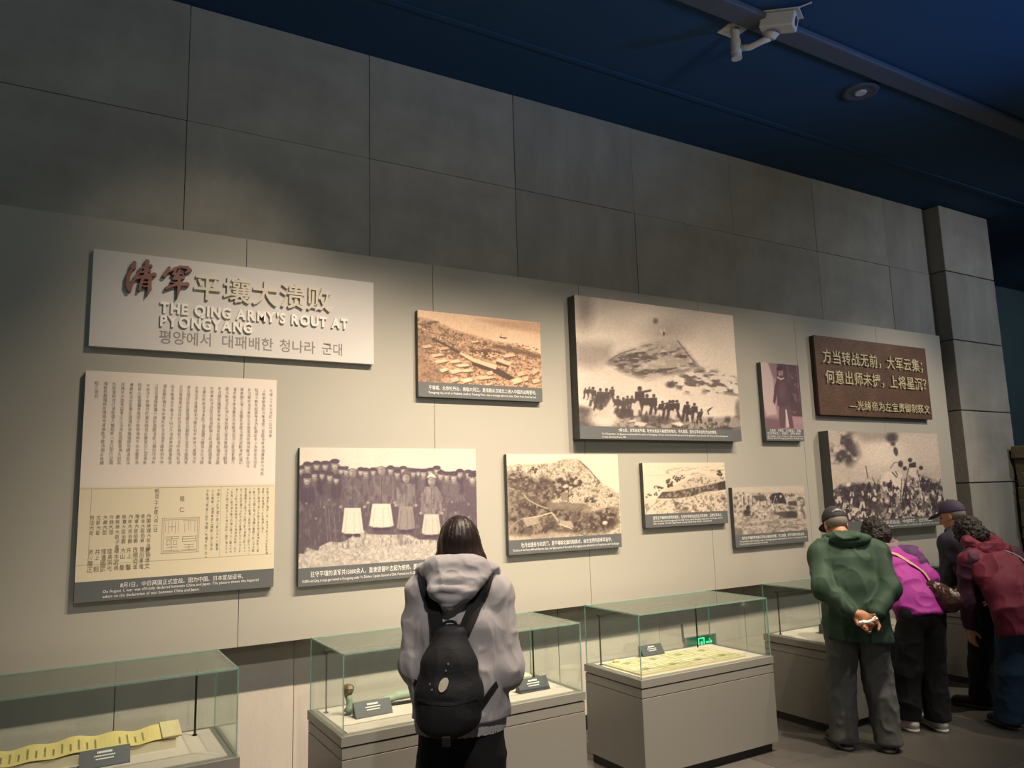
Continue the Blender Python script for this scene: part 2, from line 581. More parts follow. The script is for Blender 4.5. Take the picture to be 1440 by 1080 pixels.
for r in range(14):
    for c in range(5):
        o = link('brick', random.choice(bmesh_cache), rw)
        xo = 9.555 + random.uniform(-0.02, 0.03) + c * 0.43 - (0 if r % 2 else 0.0)
        o.location = (xo + (0.2 if (r % 2 and c) else 0), 4.42 + random.uniform(-0.01, 0.01), 0.005 + r * 0.154)
        if r % 2 and c == 0:
            o.scale = (1.45, 1, 1)

# ------------------------------------------------------------------ picture boards
V = lambda a: np.asarray(a, float)


def lattice(px, py, seed):
    xi, yi = np.floor(px).astype(np.int64), np.floor(py).astype(np.int64)
    fx, fy = px - xi, py - yi
    fx, fy = fx * fx * (3 - 2 * fx), fy * fy * (3 - 2 * fy)

    def h(a, b):
        n = (a * 374761393 + b * 668265263 + seed * 974634777) & 0xFFFFFFFF
        n = ((n ^ (n >> 13)) * 1274126177) & 0xFFFFFFFF
        return ((n ^ (n >> 16)) & 0xFFFF) / 65535.0
    return (h(xi, yi) * (1 - fx) + h(xi + 1, yi) * fx) * (1 - fy) + (h(xi, yi + 1) * (1 - fx) + h(xi + 1, yi + 1) * fx) * fy


class Print:
    """tones (0 dark .. 1 light) of a printed photograph, drawn in the sketch coordinates spanned by four corners"""

    def __init__(s, corners, nx, ny, base=0.7):
        s.nx, s.ny = nx, ny
        u, v = np.meshgrid(np.linspace(0, 1, nx), np.linspace(0, 1, ny))
        (x0, y0), (x1, y1), (x2, y2), (x3, y3) = corners
        dx1, dx2, dx3 = x1 - x2, x3 - x2, x0 - x1 + x2 - x3
        dy1, dy2, dy3 = y1 - y2, y3 - y2, y0 - y1 + y2 - y3
        den = dx1 * dy2 - dx2 * dy1
        g = (dx3 * dy2 - dx2 * dy3) / den
        h = (dx1 * dy3 - dx3 * dy1) / den
        w = g * u + h * v + 1
        s.x = ((x1 - x0 + g * x1) * u + (x3 - x0 + h * x3) * v + x0) / w
        s.y = ((y1 - y0 + g * y1) * u + (y3 - y0 + h * y3) * v + y0) / w
        s.t = np.full((ny, nx), base)

    def mix(s, m, val, a=1.0):
        s.t = s.t * (1 - m * a) + val * m * a

    def E(s, cx, cy, rx, ry, val, soft=0.3, rot=0.0, a=1.0):
        dx, dy = s.x - cx, s.y - cy
        c, q = math.cos(rot), math.sin(rot)
        d = np.sqrt(((dx * c + dy * q) / rx) ** 2 + ((-dx * q + dy * c) / ry) ** 2)
        s.mix(np.clip((1 - d) / soft + 0.5, 0, 1), val, a)

    def P(s, pts, val, a=1.0, soft=3.0):
        ins = np.zeros(s.t.shape, bool)
        dist = np.full(s.t.shape, 1e9)
        n = len(pts)
        for i in range(n):
            (xa, ya), (xb, yb) = pts[i], pts[(i + 1) % n]
            if ya != yb:
                ins ^= ((ya > s.y) != (yb > s.y)) & (s.x < (xb - xa) * (s.y - ya) / (yb - ya) + xa)
            l2 = (xb - xa) ** 2 + (yb - ya) ** 2 + 1e-9
            t = np.clip(((s.x - xa) * (xb - xa) + (s.y - ya) * (yb - ya)) / l2, 0, 1)
            dist = np.minimum(dist, (s.x - xa - t * (xb - xa)) ** 2 + (s.y - ya - t * (yb - ya)) ** 2)
        dist = np.sqrt(dist) * np.where(ins, 1, -1)
        m = np.clip(dist / soft + 0.5, 0, 1)
        s.mix(m, val, a)
        return m

    def L(s, pts, w, val, a=1.0):
        dist = np.full(s.t.shape, 1e9)
        for (xa, ya), (xb, yb) in zip(pts, pts[1:]):
            l2 = (xb - xa) ** 2 + (yb - ya) ** 2 + 1e-9
            t = np.clip(((s.x - xa) * (xb - xa) + (s.y - ya) * (yb - ya)) / l2, 0, 1)
            dist = np.minimum(dist, (s.x - xa - t * (xb - xa)) ** 2 + (s.y - ya - t * (yb - ya)) ** 2)
        s.mix(np.clip((w / 2 - np.sqrt(dist)) / (w * 0.35 + 1) + 0.5, 0, 1), val, a)

    def N(s, scale, seed, octv=4, sx=1.0, sy=1.0, rot=0.0):
        c, q = math.cos(rot), math.sin(rot)
        X, Y = (s.x * c + s.y * q) / scale * sx, (-s.x * q + s.y * c) / scale * sy
        r, amp, tot = 0, 1.0, 0.0
        for i in range(octv):
            r = r + amp * lattice(X * 2 ** i + 31 * i, Y * 2 ** i + 17 * i, seed + i)
            tot += amp
            amp *= 0.55
        return r / tot

    def region(s, pts, soft=20):
        k = s.t.copy()
        m = s.P(pts, 0, 0.0, soft)
        s.t = k
        return m

    def speck(s, mask, scale, seed, lo, hi, val, a=1.0, sx=1.0, sy=1.0, rot=0.0, octv=3):
        n = s.N(scale, seed, octv, sx, sy, rot)
        s.mix(mask * np.clip((n - lo) / (hi - lo), 0, 1), val, a)

    def object(s, name, x0, x1, z0, z1, y, dark, light, parent, mid=None):
        xs, zs = np.meshgrid(np.linspace(x0, x1, s.nx), np.linspace(z1, z0, s.ny))
        P = np.stack([xs, np.full(xs.shape, y), zs], -1).reshape(-1, 3)
        i = np.arange(s.nx * s.ny).reshape(s.ny, s.nx)
        q = np.stack([i[1:, :-1], i[1:, 1:], i[:-1, 1:], i[:-1, :-1]], -1).reshape(-1, 4)
        me = bpy.data.meshes.new(name)
        me.vertices.add(len(P))
        me.vertices.foreach_set('co', P.astype(np.float32).ravel())
        me.loops.add(q.size)
        me.loops.foreach_set('vertex_index', q.astype(np.int32).ravel())
        me.polygons.add(len(q))
        me.polygons.foreach_set('loop_start', np.arange(0, q.size, 4, dtype=np.int32))
        me.update(calc_edges=True)
        t = np.clip(s.t, 0, 1).reshape(-1, 1) ** 1.8
        d, l = V(dark), V(light)
        if mid is None:
            c = d * (1 - t) + l * t
        else:
            m = V(mid)
            c = np.where(t < 0.5, d * (1 - t * 2) + m * t * 2, m * (2 - 2 * t) + l * (2 * t - 1))
        ca = me.color_attributes.new('ink', 'FLOAT_COLOR', 'POINT')
        ca.data.foreach_set('color', np.concatenate([c, np.ones((len(c), 1))], 1).astype(np.float32).ravel())
        return link(name, me, parent, 'print')


def board(name, label, cat, x0, x1, z0, z1, yf, face='edge', group=None):
    e = empty(name, ((x0 + x1) / 2, PY, z0))
    tag(e, label, cat, group)
    MB().box(x0, x1, yf, PY, z0, z1).build('backing', face, e, 0.002)
    return e


def caption(e, x0, x1, z0, z1, yf, frac, lines):
    zc = z0 + (z1 - z0) * frac
    MB().box(x0, x1, yf - 0.0015, yf, z0, zc).build('caption_strip', 'caption', e)
    for s_, fx0, fx1, fz, size in lines:
        me = text_mesh('caption_text', s_, x0 + (x1 - x0) * fx0, x0 + (x1 - x0) * fx1, z0 + (zc - z0) * fz, size, yf - 0.0035)
        link('caption_text', me, e, 'capwhite')['kind'] = 'stuff'
    return zc


SEP_D = lin(60, 44, 34)
PUR_D, PUR_L = lin(66, 51, 68), lin(212, 204, 190)
WARM_D, WARM_L = lin(66, 54, 56), lin(240, 222, 196)

# --- title board
x0, x1, z0, z1, yf = 0.102, 1.744, 2.627, 3.181, 4.71
e = board('title_board', 'white title board with raised red and cream lettering', 'sign', x0, x1, z0, z1, yf, 'boardwhite')


def tpos(zx, zy):
    """position on the title board from fractions measured on its face"""
    return x0 + (x1 - x0) * zx, z1 - (z1 - z0) * zy


W_, H_ = x1 - x0, z1 - z0
# the two red brush-style letters are carved further down, where the distance fields are defined
title_e, title_yf = e, yf
for i, ch in enumerate('平壤大溃败'):
    o = letter('letter', ch, 0.622 + i * 0.1675, 2.961, 0.160, 0.166, yf, yf - 0.018, 'gold', e, 4, 0.012)
    o['label'] = 'raised cream letter'


def latin(line, xa, xb, zb, h_):
    global _RES, _OFF
    _RES, _OFF = 4, 0.036
    glyphs(line, 4, 0.036)
    pens, pen = [], 0.0
    for ch in line:
        pens.append(pen)
        pen += advance(ch) + 0.07
    sc = (xb - xa) / (pen - 0.12)
    for ch, p_ in zip(line, pens):
        if ch != ' ':
            letter('letter', ch, xa + p_ * sc, zb, sc, h_, yf, yf - 0.014, 'whiteletter', e, 4, 0.036)


latin("THE QING ARMY'S ROUT AT", 0.452, 1.562, 2.848, 0.087)
latin('PYONGYANG', 0.452, 0.962, 2.770, 0.087)
for word, xa, xb in (('평양에서', 0.449, 0.742), ('대패배한', 0.789, 1.097), ('청나라', 1.130, 1.356), ('군대', 1.395, 1.537)):
    for i, ch in enumerate(word):
        w_ = (xb - xa) / len(word)
        letter('letter', ch, xa + w_ * i, 2.676, w_ * 1.08, 0.086, yf, yf - 0.001, 'greyletter', e, 4, 0.008)

# --- declaration document
x0, x1, z0, z1, yf = 0.096, 1.119, 1.257, 2.490, 4.71
e = board('document_board', 'tall cream board of handwritten war edicts under the title', 'picture', x0, x1, z0, z1, yf)
zc = caption(e, x0, x1, z0, z1, yf, 0.086, [('8月1日，中日两国正式宣战。图为中国、日本宣战诏书。', 0.21, 0.83, 0.60, 0.030),
                                            ('On August 1, war was officially declared between China and Japan. The picture shows the Imperial', 0.13, 0.915, 0.38, 0.022),
                                            ('edicts on the declaration of war between China and Japan.', 0.13, 0.60, 0.14, 0.022)])
zm = z0 + (z1 - z0) * 0.489
MB().box(x0, x1, yf - 0.0015, yf, zm, z1).build('upper_sheet', 'paper', e)
MB().box(x0, x1, yf - 0.0015, yf, zc, zm).build('lower_sheet', 'oldpaper', e)
m_ = MB()
for zl in (zm - 0.012, zc + 0.085):
    m_.box(x0 + 0.004, x1 - 0.008, yf - 0.0024, yf - 0.0015, zl, zl + 0.002)
for fx in (0.055, 0.70):
    m_.box(x0 + (x1 - x0) * fx, x0 + (x1 - x0) * fx + 0.002, yf - 0.0024, yf - 0.0015, zc + 0.085, zm - 0.01)
m_.build('rule_lines', 'inkpale', e)
EDICT = ('光緒二十年七月初一日內閣奉', '上諭朝鮮為我大清藩屏二百餘年歲修職貢為中外所共',
         '知近十數年該國時多內亂朝廷字小為懷疊次派兵', '前往戡定並派員駐扎該國都城隨時保護本年四月',
         '間朝鮮又有土匪變亂該國王請兵援剿情詞迫切', '當即諭令李鴻章撥兵赴援甫抵牙山匪徒星散乃',
         '倭人無故派兵突入漢城嗣又增兵萬餘迫令朝鮮', '更改國政種種要挾難以理喻我朝撫綏藩服其國',
         '內政事向令自理日本與朝鮮立約係屬與國更無', '以重兵欺壓強令革政之理各國公論皆以日本師',
         '出無名不合情理勸令撤兵和平商辦乃竟悍然不', '顧迄無成說反更陸續添兵朝鮮百姓及中國商民',
         '日加驚擾是以添兵前往保護詎行至中途突有倭', '船多隻乘我不備在牙山口外海面開炮轟擊傷我',
         '運船變詐情形殊非意料所及該國不遵條約不守', '公法任意鴟張專行詭計釁開自彼公論昭然用特',
         '布告天下俾曉然於朝廷辦理此事實已仁至義盡', '而倭人渝盟肇釁無理已極勢難再予姑容著李鴻',
         '章嚴飭派出各軍迅速進剿厚集雄師陸續進發以', '拯韓民於塗炭並著沿江沿海各將軍督撫及統兵',
         '大臣整飭戎行遇有倭人輪船駛入各口即行迎頭', '痛擊悉數殲除毋得稍有退縮致干罪戾將此通諭', '知之欽此')


def columns(name, cols, xr, xl, ztop, pitch, size, material, wide=0.85, tops=None):
    glyphs(''.join(cols), 1)
    vs, fs, n = [], [], 0
    for c, s_ in enumerate(cols):
        x = xr + (xl - xr) * (c / max(1, len(cols) - 1))
        zt = tops[c] if tops else ztop
        for r, ch in enumerate(s_):
            if ch == ' ':
                continue
            v, f = _gl[(ch, 1, 0.0)]
            a = random.uniform(-0.12, 0.12)
            k = size * random.uniform(0.85, 1.08)
            gx, gz = (v[:, 0] - 0.5), (v[:, 1] - 0.38)
            P = np.stack([x + (gx * math.cos(a) - gz * math.sin(a)) * k * wide + random.uniform(-.002, .002), np.full(len(v), yf - 0.0028), zt - r * pitch + (gx * math.sin(a) + gz * math.cos(a)) * k], 1)
            vs.append(P)
            fs += [tuple(i + n for i in q) for q in f]
            n += len(v)
    me = bpy.data.meshes.new(name)
    me.from_pydata(np.concatenate(vs).tolist(), [], fs)
    o = link(name, me, e, material)
    o['kind'] = 'stuff'
    return o


bw, bh = x1 - x0, z1 - z0
columns('edict_text', EDICT, x0 + bw * 0.968, x0 + bw * 0.055, z1 - bh * 0.055, 0.0228, 0.0236, 'inkmid', 0.85)
columns('signature_text', ['天佑ヲ保全シ萬世一系ノ皇祚ヲ踐メル大日本帝國', '皇帝ハ忠實勇武ナル汝有衆ニ示ス', '朕茲ニ清國ニ對シテ戰ヲ宣ス朕カ百僚有司ハ宜', 'ク朕カ意ヲ體シ陸上ニ海面ニ清國ニ對シテ交戰', 'ノ事ニ從ヒ以テ國家ノ目的ヲ達スルニ努力スヘシ', '苟モ國際法ニ戻ラサル限リ各々權能ニ應シテ一', '切ノ手段ヲ盡スニ於テ必ス遺漏ナカラムコトヲ', '惟フニ朕カ即位以來茲ニ二十有餘年文明ノ化ヲ', 'ノ平和ノ治ニ求メ事ヲ外國ニ構フルノ極メテ不', 'ナルヲ信シ有司ヲシテ常ニ友邦ノ誼ヲ篤クスル'],
        x0 + bw * 0.958, x0 + bw * 0.735, zm - 0.03, 0.0178, 0.0172, 'ink', 0.85)
columns('signature_text', ['ヲ擧ケテ之ヲ從フ事ニ至ル外ナク宣言', 'ニ汝有衆ノ忠實勇武ニ倚頼シ速ニ平和', 'ヲ永遠ニ克復シ以テ帝國ノ光榮ヲ全クセム'], x0 + bw * 0.685, x0 + bw * 0.628, zm - 0.035, 0.0205, 0.0195, 'ink', 0.8)
columns('signature_text', ['睦 仁'], x0 + bw * 0.497, x0 + bw * 0.497, zm - 0.075, 0.03, 0.036, 'ink', 0.8)
columns('signature_text', ['明治二十七年八月一日'], x0 + bw * 0.368, x0 + bw * 0.368, zm - 0.03, 0.0235, 0.029, 'ink', 0.9)
columns('minister_text', ['內閣總理大臣伯爵', '遞信大臣伯爵', '海軍大臣伯爵', '內務大臣伯爵', '陸軍大臣伯爵', '農商務大臣子爵', '外務大臣', '大藏大臣', '文部大臣', '司法大臣'],
        x0 + bw * 0.335, x0 + bw * 0.065, zm - 0.165, 0.0265, 0.026, 'ink', 0.9)
columns('minister_text', ['伊藤博文', '黑田清隆', '西鄉從道', '井上 馨', '大山 巖', '榎本武揚', '陸奧宗光', '渡邊國武', '井上 毅', '芳川顯正'],
        x0 + bw * 0.335, x0 + bw * 0.065, zm - 0.345, 0.030, 0.032, 'ink', 0.85)
# the large square seal
m_ = MB()
sx, sz, sw = x0 + bw * 0.40, zm - 0.375, 0.195


def seal(a, b, c, d):
    m_.box(sx + sw * a, sx + sw * b, yf - 0.0027, yf - 0.0015, sz + sw * c, sz + sw * d)


for t_ in (0.0, 0.045):
    seal(t_, 1 - t_, t_, t_ + .014)
    seal(t_, 1 - t_, 1 - t_ - .014, 1 - t_)
    seal(t_, t_ + .014, t_, 1 - t_)
    seal(1 - t_ - .014, 1 - t_, t_, 1 - t_)
for a, b, c, d in ((.55, .92, .90, .915), (.60, .615, .58, .86), (.70, .715, .62, .90), (.76, .775, .62, .90), (.87, .885, .58, .86), (.55, .92, .45, .465), (.55, .92, .38, .395), (.55, .92, .31, .325), (.55, .565, .31, .465),
                   (.905, .92, .31, .465), (.60, .87, .22, .235), (.60, .87, .15, .165), (.73, .745, .08, .235), (.55, .92, .08, .095),
                   (.09, .104, .60, .90), (.17, .184, .55, .90), (.26, .274, .60, .90), (.35, .364, .55, .90), (.43, .444, .60, .90), (.17, .36, .74, .754), (.09, .46, .46, .474), (.09, .46, .40, .414), (.14, .154, .24, .36), (.22, .234, .24, .36),
                   (.31, .324, .24, .36), (.40, .414, .24, .36), (.14, .234, .35, .364), (.14, .234, .24, .254), (.31, .414, .35, .364), (.31, .414, .24, .254), (.26, .274, .08, .46), (.12, .43, .17, .184), (.09, .46, .08, .094)):
    seal(a, b, c, d)
m_.build('seal_print', 'inkpale', e)

# --- group portrait
x0, x1, z0, z1, yf = 1.265, 2.485, 1.243, 2.078, 4.71
e = board('group_photo_board', 'purple-toned group photograph of uniformed soldiers standing in rows', 'picture', x0, x1, z0, z1, yf)
zc = caption(e, x0, x1, z0, z1, yf, 0.129, [('驻守平壤的清军共13000余人，直隶提督叶志超为统帅，图为叶志超（', 0.06, 0.745, 0.50, 0.038),
                                            ('13,000-odd Qing troops garrisoned in Pyongyang under Ye Zhichao, Captain General of Zhili. Pictured are Ye Zhichao(The man in the', 0.02, 0.735, 0.20, 0.023)])
p = Print([(62, 52), (1302, 52), (1318, 800), (52, 893)], 262, 168, 0.86)
p.t += (p.N(160, 3) - 0.5) * 0.10
gr = p.region([(40, 640), (1340, 600), (1340, 1000), (40, 1000)], 30)
p.mix(gr, 0.70)
p.speck(gr, 18, 5, 0.45, 0.65, 0.86, 0.8)
p.speck(gr, 12, 9, 0.55, 0.70, 0.50, 0.6)
p.P([(40, 190), (90, 165), (180, 150), (250, 150), (310, 135), (350, 185), (480, 195), (600, 195), (700, 180), (800, 185), (930, 195), (1030, 180), (1090, 215), (1200, 205), (1330, 205), (1330, 700), (1100, 700), (980, 690),
     (900, 690), (830, 655), (620, 655), (540, 650), (500, 620), (440, 650), (400, 690), (350, 710), (270, 705), (200, 740), (190, 770), (110, 745), (90, 790), (40, 790)], 0.20, 1.0, 8)
cr = p.region([(40, 200), (1330, 220), (1330, 690), (40, 780)], 12)
p.speck(cr, 26, 21, 0.50, 0.75, 0.36, 0.8, sx=2.0, sy=0.7)


def soldier(x, y, r, face=0.70, coat=0.13):
    coat = random.uniform(0.07, 0.30)
    p.E(x, y + r * 3.4, r * 1.75, r * 2.5, coat, 0.3)
    p.E(x, y + r * 1.5, r * 0.7, r * 0.5, coat + 0.12, 0.8)
    p.L([(x - r * 1.3, y + r * 2.2), (x - r * 1.6, y + r * 4.6)], 6, coat * 0.4, 0.8)
    p.L([(x + r * 1.3, y + r * 2.2), (x + r * 1.6, y + r * 4.6)], 6, coat * 0.4, 0.8)
    p.E(x, y + r * 0.28, r * 0.74, r * 1.0, face * 0.70, 0.5)
    p.E(x - r * 0.12, y + r * 0.35, r * 0.46, r * 0.75, face, 1.0)
    p.E(x, y - r * 0.62, r * 1.05, r * 0.55, 0.03, 0.3)
    p.E(x, y - r * 0.60, r * 0.8, r * 0.22, 0.24, 1.0, a=0.7)
    p.E(x - r * 0.26, y + r * 0.12, r * 0.17, r * 0.12, 0.18, 0.8, a=0.8)
    p.E(x + r * 0.26, y + r * 0.12, r * 0.17, r * 0.12, 0.18, 0.8, a=0.8)
    p.E(x, y + r * 0.80, r * 0.26, r * 0.10, 0.25, 0.8, a=0.7)
    p.L([(x - r * 1.5, y + r * 2.2), (x - r * 1.7, y + r * 7)], 5, 0.30, 0.5)
    p.L([(x + r * 0.2, y + r * 1.8), (x + r * 0.1, y + r * 6)], 4, 0.26, 0.5)


for x, y, r in ((180, 172, 26), (240, 172, 26), (308, 165, 31), (115, 182, 28), (70, 205, 24), (352, 205, 22), (388, 208, 24), (490, 212, 23), (525, 218, 25), (578, 212, 22), (700, 200, 24), (790, 200, 22), (747, 226, 22), (860, 220, 22), (897, 218, 20),
                (933, 222, 24), (980, 212, 22), (1027, 200, 25), (1190, 222, 25), (1250, 225, 23), (1302, 230, 22), (165, 238, 25), (218, 238, 24), (272, 248, 26), (1055, 235, 25), (1097, 240, 24), (1148, 245, 28), (1280, 255, 30), (318, 268, 24), (112, 268, 32)):
    soldier(x, y, r)
for x, y in ((108, 440), (268, 415), (175, 545), (1135, 425), (1252, 440), (1078, 480), (1160, 500), (920, 375), (1255, 530), (232, 465)):
    p.E(x, y, 7, 8, 0.50, 1.0)
for x in (240, 262, 300, 1125, 1180, 1070):
    p.L([(x, 440 + (x % 7) * 12), (x + 18, 700)], 5, 0.45, 0.7)


def officer(x, top, hw, waist, bottom, jack, skirt, hat):
    p.P([(x - hw * 0.55, top + 95), (x + hw * 0.55, top + 95), (x + hw * 0.95, top + 140), (x + hw * 1.12, waist - 20), (x + hw * 0.85, waist + 5), (x - hw * 0.85, waist + 5), (x - hw * 1.12, waist - 20), (x - hw * 0.95, top + 140)], jack, 1, 6)
    m = p.region([(x - hw * 1.0, top + 100), (x + hw, top + 100), (x + hw, waist), (x - hw, waist)], 8)
    p.speck(m, 40, int(x), 0.45, 0.7, jack + 0.16, 0.6, sx=1.6, sy=0.6)
    p.speck(m, 30, int(x) + 3, 0.55, 0.7, 0.12, 0.5, sx=1.5, sy=0.6)
    p.L([(x, top + 105), (x, waist)], 5, jack - 0.15, 0.8)
    p.P([(x - hw * 0.72, waist), (x + hw * 0.72, waist), (x + hw * 0.98, bottom - 12), (x + hw * 0.4, bottom), (x - hw * 0.6, bottom), (x - hw * 0.98, bottom - 12)], skirt, 1, 6)
    for q in (-0.5, 0.12, 0.55):
        p.L([(x + hw * q, waist + 30), (x + hw * q * 1.4, bottom - 8)], 9, skirt - 0.2, 0.45)
    p.E(x - hw * 0.35, bottom + 12, hw * 0.35, 12, 0.1, 0.4)
    p.E(x + hw * 0.40, bottom + 10, hw * 0.35, 12, 0.1, 0.4)
    p.E(x, top + 58, 24, 32, 0.60, 0.3)
    p.E(x + 10, top + 62, 13, 26, 0.42, 1.0, a=0.8)
    p.E(x, top + 80, 11, 6, 0.3, 1.0, a=0.8)
    p.L([(x - 13, top + 50), (x + 13, top + 50)], 6, 0.34, 0.7)
    p.P([(x - 38, top + 40), (x - 20, top + 14), (x, top), (x + 20, top + 14), (x + 38, top + 40), (x, top + 30)], hat, 1, 4)
    p.L([(x - 38, top + 40), (x, top + 30), (x + 38, top + 40)], 5, 0.15, 0.9)
    for q in (-1, 1):
        p.E(x + q * hw * 1.08, waist - 8, 10, 9, 0.62, 0.8)


officer(432, 165, 78, 470, 650, 0.27, 0.90, 0.88)
officer(635, 150, 88, 440, 605, 0.28, 0.88, 0.85)
officer(808, 202, 66, 458, 620, 0.36, 0.50, 0.30)
officer(988, 222, 70, 512, 655, 0.38, 0.78, 0.86)
p.t += (p.N(7, 71, 2) - 0.5) * 0.10
p.object('photo_print', x0, x1, zc, z1, yf - 0.0012, PUR_D, PUR_L, e)

# --- city view
x0, x1, z0, z1, yf = 2.059, 3.053, 2.428, 3.027, 4.71
e = board('city_photo_board', 'brown-toned photograph of a walled city above a river', 'picture', x0, x1, z0, z1, yf)
zc = caption(e, x0, x1, z0, z1, yf, 0.171, [('平壤城，北依牡丹台，南临大同江，是陆路从汉城北上进入中国的战略要地。', 0.075, 0.945, 0.52, 0.032),
                                            ('Pyongyang city, north to Mudantai, south to Taedong River, was a strategic place to enter China from Seoul by land.', 0.075, 0.945, 0.24, 0.022)])
p = Print([(60, 80), (1285, 205), (1312, 865), (75, 805)], 190, 112, 0.90)
p.t += (p.N(220, 4) - 0.5) * 0.12
m = p.region([(640, 170), (1320, 200), (1320, 320), (900, 250)], 40)
p.mix(m, 0.74)
land = p.region([(40, 150), (200, 190), (430, 290), (640, 350), (820, 400), (1050, 440), (1320, 540), (1320, 900), (40, 900)], 40)
p.mix(land, 0.62)
p.speck(land, 60, 6, 0.40, 0.62, 0.72, 0.9, sx=0.7, sy=1.6, rot=0.25)
p.speck(land, 34, 16, 0.50, 0.66, 0.25, 0.85, sx=0.7, sy=1.6, rot=0.3)
p.speck(land, 14, 26, 0.52, 0.70, 0.20, 0.8)
p.speck(land, 12, 36, 0.56, 0.72, 0.85, 0.7)
m = p.region([(40, 300), (180, 320), (260, 420), (150, 560), (330, 700), (300, 810), (40, 810)], 60)
p.mix(m, 0.30, 0.5)
p.P([(590, 490), (780, 470), (890, 520), (820, 545), (620, 520)], 0.16, 0.8, 14)
for i in range(60):
    p.E(600 + random.random() * 300, 505 + random.random() * 45, 9, 7, random.choice((0.85, 0.15, 0.7)), 0.5)
p.P([(820, 420), (1080, 470), (1310, 540), (1310, 570), (1050, 510), (800, 460)], 0.25, 0.75, 20)
p.L([(215, 375), (330, 430), (460, 500), (610, 600)], 22, 0.12)
p.P([(500, 505), (640, 570), (865, 640), (845, 680), (610, 600), (480, 520)], 0.86, 1, 5)
p.P([(610, 600), (845, 680), (870, 662), (1050, 770), (980, 790), (820, 710), (610, 640)], 0.12, 1, 6)
p.P([(870, 565), (1010, 605), (985, 640), (850, 595)], 0.84, 1, 5)
p.P([(850, 595), (985, 640), (980, 660), (850, 625)], 0.15, 1, 5)
roofs = [(450, 700, 140, 60), (330, 690, 90, 50), (560, 690, 150, 40), (440, 780, 90, 60), (560, 790, 130, 60), (740, 760, 200, 50), (790, 715, 80, 50), (1060, 790, 120, 80), (1100, 720, 90, 60), (1150, 770, 60, 60), (780, 830, 90, 30), (300, 600, 150, 50),
         (160, 450, 120, 40), (330, 470, 130, 36), (260, 540, 150, 40), (440, 600, 130, 44), (520, 640, 160, 40), (980, 540, 160, 40), (1240, 700, 70, 70), (1250, 790, 90, 60), (640, 400, 90, 24)]
for x, y, w, h_ in roofs:
    a = random.uniform(-0.2, 0.15)
    p.P([(x - w / 2, y - h_ * 0.1), (x + w * 0.25, y - h_ / 2), (x + w / 2, y + h_ * 0.2 + a * h_), (x - w * 0.2, y + h_ / 2)], random.uniform(0.74, 0.92), 1, 5)
    p.L([(x - w * 0.2, y + h_ / 2 + 4), (x + w / 2, y + h_ * 0.25 + a * h_)], 12, 0.15, 0.85)
p.P([(880, 345), (958, 358), (950, 370), (890, 362)], 0.15, 1, 3)
p.L([(900, 345), (900, 315)], 4, 0.35)
p.E(235, 205, 40, 14, 0.35, 0.6)
for i in range(40):
    x = 1000 + random.random() * 300
    p.E(x, 400 + (x - 1000) * 0.25 + random.random() * 80, 10, 6, 0.3, 0.6, a=0.7)
p.t += (p.N(10, 77, 2) - 0.5) * 0.14
p.object('photo_print', x0, x1, zc, z1, yf - 0.0012, SEP_D, lin(240, 206, 174), e, lin(184, 145, 115))

# --- large battle print
x0, x1, z0, z1, yf = 3.341, 5.043, 2.155, 3.262, 4.655
e = board('battle_scene_board', 'large thick framed battle scene with smoke over a hill', 'picture', x0, x1, z0, z1, yf)
zc = caption(e, x0, x1, z0, z1, yf, 0.088, [('9月15日，日军总攻平壤。牡丹台是战斗最激烈的地方，不久陷落。图为日军攻击牡丹台的情景。', 0.215, 0.83, 0.62, 0.030),
                                            ('On 15 September, the Japanese army launched the attack on Pyongyang. The fort of the Peony Hill was attacked by Japanese troops and soon fell. Pictured shows the Japanese', 0.12, 0.905, 0.36, 0.0185),
                                            ('troops attacking Peony Hill.', 0.12, 0.255, 0.12, 0.0185)])
p = Print([(40, 42), (1083, 183), (1137, 940), (78, 905)], 240, 200, 0.86)
p.t += (p.N(300, 8) - 0.5) * 0.26
m = p.region([(650, 150), (1100, 190), (1120, 540), (860, 480)], 160)
p.mix(m, 0.92, 0.8)
p.E(105, 150, 60, 110, 0.36, 1.4, a=0.7)
p.E(640, 290, 130, 70, 0.45, 1.6, a=0.6)
p.E(573, 218, 16, 18, 0.30, 1.0, a=0.9)
p.P([(612, 300), (600, 265), (622, 285), (632, 262), (640, 290), (625, 318)], 0.88, 0.9, 6)
p.E(628, 300, 8, 14, 0.15, 0.8)
p.mix(p.region([(40, 350), (280, 370), (300, 470), (150, 530), (40, 500)], 80), 0.45, 0.75)
hill = p.region([(260, 490), (340, 430), (440, 400), (560, 350), (720, 355), (790, 440), (850, 520), (700, 560), (520, 600), (380, 560)], 50)
p.mix(hill, 0.50, 0.8)
p.speck(hill, 60, 12, 0.42, 0.62, 0.18, 0.95, sx=0.6, sy=2.4, rot=-0.1)
p.speck(hill, 22, 14, 0.50, 0.70, 0.80, 0.6, sx=0.7, sy=1.8)
p.L([(270, 480), (340, 432), (440, 402)], 10, 0.22, 0.7)
p.L([(720, 350), (790, 440), (830, 490)], 9, 0.25, 0.8)
right = p.region([(640, 620), (760, 560), (900, 520), (1120, 600), (1130, 720), (960, 700), (760, 700)], 40)
p.speck(right, 44, 18, 0.46, 0.62, 0.22, 0.9, sx=0.8, sy=1.8, rot=0.15)
p.E(675, 640, 32, 20, 0.2, 0.8)
p.mix(p.region([(70, 560), (420, 600), (640, 680), (1120, 720), (1130, 820), (700, 760), (440, 660), (70, 660)], 60), 0.82, 0.55)
grd = p.region([(60, 780), (160, 800), (300, 870), (330, 780), (600, 830), (900, 860), (1140, 850), (1140, 960), (60, 960)], 24)
p.mix(grd, 0.45, 0.8)
p.speck(grd, 30, 22, 0.45, 0.62, 0.15, 0.9)
p.mix(p.region([(70, 770), (150, 790), (160, 900), (70, 900)], 30), 0.25, 0.8)
